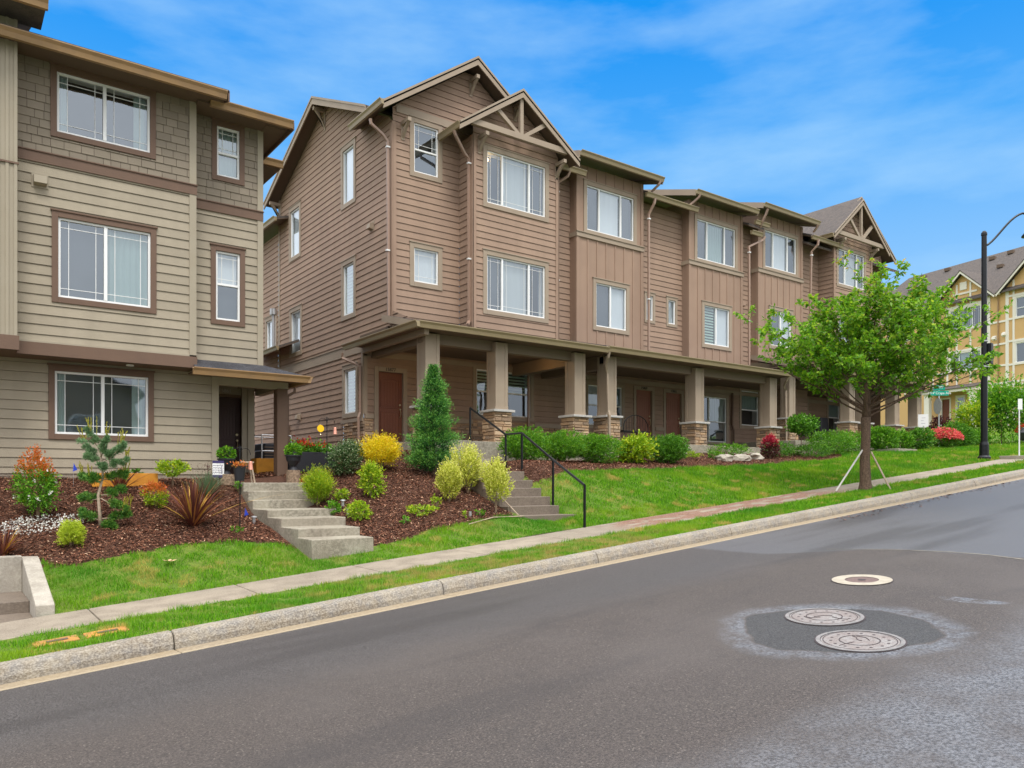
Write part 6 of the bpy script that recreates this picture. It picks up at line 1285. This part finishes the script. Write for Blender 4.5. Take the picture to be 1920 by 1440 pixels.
for k,(x,y,r) in enumerate(((19.75,15.55,.3),(20.5,15.5,.32),(21.3,15.5,.25))):
    b=MB(); rs=random.Random(60+k); z0=gz(x,y); P=[]
    pr=[(.001,.0),(r*.9,.0),(r,.08),(r*.85,.16),(r*.4,.22),(.001,.22)]; b.lathe(pr,(x,y,z0-.02),9); b.v=[(v[0]+rs.uniform(-.06,.06),v[1]+rs.uniform(-.06,.06),v[2]+rs.uniform(-.02,.02)) for v in b.v]
    tag(b.build('rock',M['rock'],bevel=.02),('flat pale rock nearest the stone column','broad pale rock in the middle of the bed','smaller pale rock beside the red maple')[k],'rock','pale rocks in the bed')
shrub('japanese_maple',21.9,15.4,.3,.4,'dred','small weeping maple with burgundy skirts and crimson top','tree',n=2600,leaf=.06,m2='red',m2f=.62,seed=50,shape='egg')
shrub('low_hedge',23.0,15.8,.55,.25,'green','low green hedge right of the crimson maple','shrub',n=2600,leaf=.05,seed=51); shrub('low_hedge',24.6,15.6,.7,.24,'green','low green plants under the topiary rhododendron','shrub',n=2800,leaf=.055,seed=52)
shrub('rhododendron',24.4,15.9,.55,.33,'green','tiered rhododendron with a rounded top in front of the sixth column','shrub',n=3000,leaf=.09,h0=.75,seed=53,lumpy=.2,stem=1)
shrub('azalea',26.0,15.7,.85,.42,'bright','broad bright green azalea hedge at the curve of the bed','shrub',n=6500,leaf=.055,seed=54,lumpy=.2); shrub('azalea',27.6,16.1,.8,.42,'bright','second bright green azalea hedge running up to the stone columns','shrub',n=5500,leaf=.055,seed=55,lumpy=.2)
# porch furniture
def porchchair(x,y,z,l,w_=.6):
    t=thing('porch_chair',(x,y,z),l,'chair','dark porch chairs'); b=MB(); q=[]
    for k in range(15): a=math.pi*k/14; q.append((x-w_/2*math.cos(a),y-.05,z+.55+.38*math.sin(a)))
    b.tube(q,.014,6)
    for k in range(1,9): xx=x-w_/2+w_*k/9; zz=z+.55+.38*math.sqrt(max(0,1-((xx-x)/(w_/2))**2)); b.tube([(xx,y-.05,z+.42),(xx,y-.05,zz)],.006,4)
    b.tube([(x-w_/2,y-.05,z+.55),(x-w_/2,y-.05,z+.4)],.012,5); b.tube([(x+w_/2,y-.05,z+.55),(x+w_/2,y-.05,z+.4)],.012,5); b.build('backrest',M['black'],t)
    b=MB(); b.box(x-w_/2,x+w_/2,y-.05,y+.45,z+.4,z+.43); b.build('seat',M['black'],t)
    for dx in (-1,1):
        for dy in (-.03,.42): b=MB(); b.tube([(x+dx*w_*.45,y+dy,z+.4),(x+dx*w_*.48,y+dy,z)],.012,5); b.build('leg',M['black'],t)
porchchair(18.0,17.7,3.18,'wide dark metal porch chair behind the hydrangea shrub',1.1); porchchair(15.9,18.3,3.0,'dark porch chair glimpsed between the paired columns',.5)
b=MB(); b.tube([(27.4,18.2,4.0),(27.8,18.2,4.2),(28.9,18.2,4.2),(28.9,18.2,3.6)],.035,6); b.tube([(27.4,18.2,3.85),(28.9,18.2,3.85)],.03,6); b.tube([(27.4,18.2,4.0),(27.4,18.2,3.5)],.03,6); tag(b.build('porch_bench',M['black']),'black metal bench back under the farther porch','bench')
t=thing('covered_grill',(29.0,18.0,3.5),'tall dark green covered grill beside the far stone columns','grill'); b=MB(); b.hexa([(28.7,17.8,3.5),(29.35,17.8,3.5),(29.35,18.4,3.5),(28.7,18.4,3.5),(28.76,17.84,4.6),(29.3,17.84,4.6),(29.3,18.36,4.6),(28.76,18.36,4.6)]); b.build('cover',M['blackmat'],t,bevel=.05)
# ---- far planting
for k,(x,y,rx,rz,m_,l,nn) in enumerate(((28.9,15.4,.62,.5,'bright','clipped block hedge just right of the street tree trunk',7000),(30.2,15.3,.45,.42,'bright','lower rounded hedge before the far porch columns',3600),(31.6,15.3,.55,.45,'green','dark green hedge left of the pink azalea',5000),(34.9,15.3,.75,.55,'green','large round green shrub right of the pink azalea',7500),(36.6,15.2,.5,.36,'bright','loose bright shrub left of the lamp post',2600))):
    shrub('far_shrub',x,y,rx,rz,m_,l,'shrub','shrubs near the side street',n=nn,leaf=.075,seed=70+k,lumpy=.2,spike=.25)
shrub('pink_azalea',33.4,15.1,.6,.42,'green','azalea covered in hot pink blossom near the street sign','shrub',n=2400,leaf=.08,seed=76,fl='pink',fln=520,spike=.2)
shrub('red_azalea',38.3,13.4,.8,.5,'green','azalea with dull red flowers at the right edge','shrub',n=2600,leaf=.08,seed=77,fl='redf',fln=220)
shrub('garden_tree',39.0,15.2,1.35,1.1,'bright','broad bright green garden tree behind the lamp post','tree',n=9000,leaf=.13,wd=.55,h0=.5,seed=78,lumpy=.6,f=3.4,stem=1,spike=.7)
shrub('garden_tree',37.6,15.9,.7,.65,'ygreen','smaller yellow-green tree just left of the lamp post','tree',n=3000,leaf=.11,h0=.6,seed=79,lumpy=.5,stem=1,spike=.6)
shrub('plum_shrub',37.6,17.2,.45,.5,'dred','dark plum-leaved shrub before the ochre house porch','shrub',n=1500,leaf=.1,seed=80,h0=.4)
b=MB(); b.lathe([(.001,0),(.4,0),(.5,.28),(.32,.5),(.001,.55)],(37.0,13.3,gz(37.0,13.3)+.2),9); b.v=[(v[0]*1+random.uniform(-.08,.08),v[1]+random.uniform(-.08,.08),v[2]+random.uniform(-.04,.04)) for v in b.v]
M['drock']=mat('dark_basalt',(.05,.05,.055),.8,bump=.6,bscale=8); tag(b.build('boulder',M['drock'],bevel=.04),'dark basalt boulder behind the lamp post','boulder')
# ================================================================== street tree
def street_tree():
    x,y=18.0,10.0; z0=zroad(x)+.16; t=thing('street_tree',(x,y,z0),'young street tree with fresh green leaves and bracing stakes on the verge','tree')
    rs=random.Random(21); b=MB(); tw=MB(); P=[];D=[]; base=np.array([x,y,z0])
    b.tube([(x,y,z0-.1),(x+.01,y,z0+.06),(x+.01,y,z0+.2),(x,y+.01,z0+.7),(x+.025,y,z0+1.25),(x+.03,y,z0+1.75)],[.19,.155,.13,.115,.105,.11],14)
    top=np.array([x+.03,y,z0+1.7]); Rv=np.array([.8039,-.5948,0]); Fv=np.array([.5948,.8039,0])
    def branch(p,d,L_,r,lev):
        n=5; q=[p.copy()]; rr=[r]; dd=d/np.linalg.norm(d)
        for i in range(n):
            dd=dd+np.array([rs.gauss(0,.1),rs.gauss(0,.1),rs.gauss(.035,.06)]); dd/=np.linalg.norm(dd); q.append(q[-1]+dd*L_/n); rr.append(r*(1-.7*(i+1)/n))
        (b if lev<2 else tw).tube([tuple(v) for v in q],rr,6 if lev<2 else 4,cap=False)
        if lev<3:
            k={0:7,1:4,2:2}[lev]
            for i in range(k):
                f=rs.uniform(.22,1.0); j=min(n-1,int(f*n)); o=q[j]+(q[j+1]-q[j])*(f*n-j); a=rs.uniform(0,6.28); e=np.array([math.cos(a),math.sin(a),rs.uniform(-.15,.75)]); branch(o,dd*.75+e*.85,L_*rs.uniform(.32,.55)*(1.15-.35*f),max(rr[j]*.5,.0035),lev+1)
        if lev>=1:
            for i in range(8 if lev>1 else 9):
                f=rs.uniform(.1,1.05); j=min(n-1,int(f*n)); o=q[j]+(q[j+1]-q[j])*(f*n-j); P.append(o); D.append(dd*.5+np.array([rs.gauss(0,.6),rs.gauss(0,.6),rs.gauss(-.25,.45)]))
    # main limbs: (sideways, depth, up) towards the outline seen in the photo
    limbs=[]
    for k in range(21):   # limbs reach a broad dome with a few leaders above it
        az=k*2.39996+rs.uniform(-.3,.3); el=rs.choice((.28,.45,.6,.8,1.0,1.25)) if k>3 else (.3,.35,.3,.4)[k]
        Rr={0:2.25}.get(9,2.3)*rs.uniform(.86,1.05); limbs.append((Rr*math.cos(el)*math.cos(az)*1.13+.3,Rr*math.cos(el)*math.sin(az)*.85,.3+2.35*math.sin(el)*rs.uniform(.85,1.08),1))
    limbs+=[(.35,.1,3.3,1),(1.35,-.2,2.45,1),(2.0,.2,2.0,1),(-2.1,.1,1.7,1),(2.7,-.1,1.5,1),(2.5,.3,2.1,1),(-.9,.2,2.6,1),(-2.45,.1,1.35,1),(-2.3,-.4,.85,1),(-1.9,.5,2.1,1),(-1.3,-.1,2.5,1),(.9,-.7,.8,1),(.2,-.5,2.6,1)]
    ld=[top+np.array([.0,.0,-.05]),top+np.array([.03,-.02,.6]),top+np.array([-.03,.03,1.3]),top+np.array([.04,.0,2.0])]
    b.tube([tuple(q) for q in ld],[.11,.08,.055,.03],8)
    for (a,c,u,_) in limbs:
        fr=min(.72,max(0.0,.05+.5*(u-.8)/2.4+rs.uniform(-.06,.1))); o=top+np.array([0,0,2.0*fr]); v=Rv*a+Fv*c+np.array([0,0,u-2.0*fr]); L_=np.linalg.norm(v); branch(o,v/L_+np.array([0,0,.12]),L_*1.0,.025 if L_>2 else .018,0)
    b.build('trunk',M['bark'],t,smooth=True); tw.build('twigs',M['bark'],t)
    P=np.array(P);D=np.array(D)
    k=P[:,2]>z0+1.45; P=P[k];D=D[k]; D[:,2]-=.25
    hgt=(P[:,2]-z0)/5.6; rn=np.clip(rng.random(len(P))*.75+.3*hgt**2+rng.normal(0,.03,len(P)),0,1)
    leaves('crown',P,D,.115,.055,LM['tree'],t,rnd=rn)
    return len(P)
print('tree leaves',street_tree())
for (p0,p1,l) in (((17.15,10.25,1.75),(17.93,10.02,2.75),'pale wooden stake leaning against the left of the street tree trunk'),((18.2,9.45,1.72),(18.08,9.9,2.7),'thin grey stake leaning against the right of the street tree trunk')):
    b=MB(); b.tube([p0,p1],.024,4); tag(b.build('tree_stake',M['wood'] if 'thin' in l else M['cap']),l,'tree stake','stakes bracing the street tree')
# ================================================================== street furniture
def lamp():
    x,y=28.23,11.53; z0=gz(x,y); t=thing('street_lamp',(x,y,z0),'tall black street lamp with a curved arm at the sidewalk end','street lamp')
    Rv=Vector((.8039,-.5948,0)); zt=9.35
    a,b_=.5948+.8039*.6074,.8039-.5948*.6074
    b=MB(); b.lathe([(.001,0),(.2,0),(.2,.08),(.15,.14),(.14,.5),(.115,.6)],(x,y,z0),20); b.tube([(x,y,z0+.4),(x,y,z0+3.4)],[.105,.098],16); b.tube([(x,y,z0+3.4),(x,y,z0+7.5)],[.09,.08],16); b.lathe([(.08,0),(.095,.02),(.09,.1),(.05,.16),(.001,.18)],(x,y,z0+7.5),16)
    b.build('pole',M['black'],t,smooth=False)
    b=MB()
    for z in (2.9,3.1,3.25,3.95): b.lathe([(.1,0),(.118,.0),(.118,.045),(.1,.045)],(x,y,z0+z),18)
    b.build('band',M['steel'],t)
    b=MB(); b.box(x+.05,x+.22,y-.2,y-.05,z0+3.2,z0+3.9); b.box(x+.04,x+.2,y-.22,y-.06,z0+2.95,z0+3.1); b.build('control_box',M['black'],t,bevel=.01)
    c=Vector((x,y,z0+7.15)); q=[]
    for k in range(13):
        s=k/12; q.append(c+Rv*(1.55*s)+Vector((0,0,.2*s+.95*math.sin(math.pi*.5*min(1,s*1.15))**1.6+(-.12*max(0,s-.85)/.15))))
    b=MB(); b.tube(q,.035,8); b.build('arm',M['black'],t,smooth=True)
    e=q[-1]; b=MB(); b.lathe([(.03,.0),(.05,-.25),(.07,-.45),(.2,-.58),(.26,-.66),(.26,-.69),(.001,-.64)],tuple(e),20); b.build('lamp_head',M['black'],t,smooth=True)
lamp()
def ray_(px,py,t):
    u=(px-960)/FPX; S_=math.sin(R(YAW)); C_=math.cos(R(YAW)); return Vector(((S_+C_*u)*t,(C_-S_*u)*t,EYE+(905-py)/FPX*t))
def stop():
    x,y=36.5,16.8; z0=gz(x,y); t=thing('stop_sign',(x,y,z0),'back of a grey octagonal sign on a post topped by two green street name signs','sign'); z=5.42
    b=MB(); b.tube([(x,y,z0),(x,y,z+.95)],.035,8); b.build('post',M['steel'],t)
    u=Vector((.624,.781,0)); n_=Vector((-.781,.624,0))
    Fq=Fr((x,y,0),u,n_); b=MB(); P=[Fq.p(.38*math.cos(a),z+.38*math.sin(a),.05) for a in np.linspace(math.pi/8,2*math.pi+math.pi/8,9)[:-1]]; b.prism(P,n_*.01); b.build('sign_panel',M['cap'],t)
    for (uu,zz,w_,h_,s_) in ((Vector((.8039,-.5948,0)),6.0,.42,.11,'NW Crape Ave'),(Vector((.62,-.78,0)).normalized(),6.26,.24,.12,'NW')):
        nn=Vector((uu.y,-uu.x,0)); nn=nn if nn.dot(Vector((-.9,-.4,0)))>0 else -nn
        F2=Fr((x,y,0),uu,nn); b=MB(); F2.box(b,-w_,w_,zz-h_,zz+h_,.04,.052); sg=b.build('name_sign',M['signgreen'],t,bevel=.01); text(s_,F2,0,zz,.056,.12 if len(s_)>3 else .14,'white',sg,'lettering',.002)
stop()
def whitepost():
    p=ray_(1911,858,26.0); x,y=p.x,p.y; z0=gz(x,y); t=thing('sign_post',(x,y,z0),'thin white post with a small blank white sign near the right edge','sign'); b=MB(); b.tube([(x,y,z0),(x,y,z0+1.9)],.022,8); b.build('post',M['white'],t)
    u=Vector((.8039,-.5948,0)); F2=Fr((x,y,0),u,(-.59,-.8,0)); b=MB(); F2.box(b,-.06,.09,z0+1.62,z0+1.98,.02,.03); b.build('sign_panel',M['white'],t,bevel=.02)
whitepost()
t=thing('lawn_sign',(34.0,16.6,3.5),'small white notice sign between the far porch columns','sign'); Fn=Fr((34.2,16.4,0),(.6,-.8,0),(-.8,-.6,0)); b=MB(); Fn.box(b,-.2,.2,4.35,4.9,0,.02); b.build('sign_panel',M['white'],t); b=MB(); b.tube([(34.2,16.42,3.3),(34.2,16.42,4.4)],.02,5); b.build('post',M['steel'],t)
b=MB(); Fn.box(b,-.08,.08,4.5,4.51,.02,.022); Fn.box(b,-.09,.02,4.62,4.63,.02,.022); Fn.box(b,-.06,.09,4.74,4.75,.02,.022); b.build('print',M['redp'] if 'redp' in M else M['navy'],t)
b=MB(); b.box(38.5,38.54,15.0,15.04,3.5,3.7); b.lathe([(.0,0),(.12,.0),(.1,.2),(.0,.3)],(40.0,14.6,gz(40,14.6)),10); tag(b.build('garden_gnome',M['white']),'small pale garden ornament at the lawn edge near the lamp post','garden ornament')
print('objects',len(bpy.data.objects))
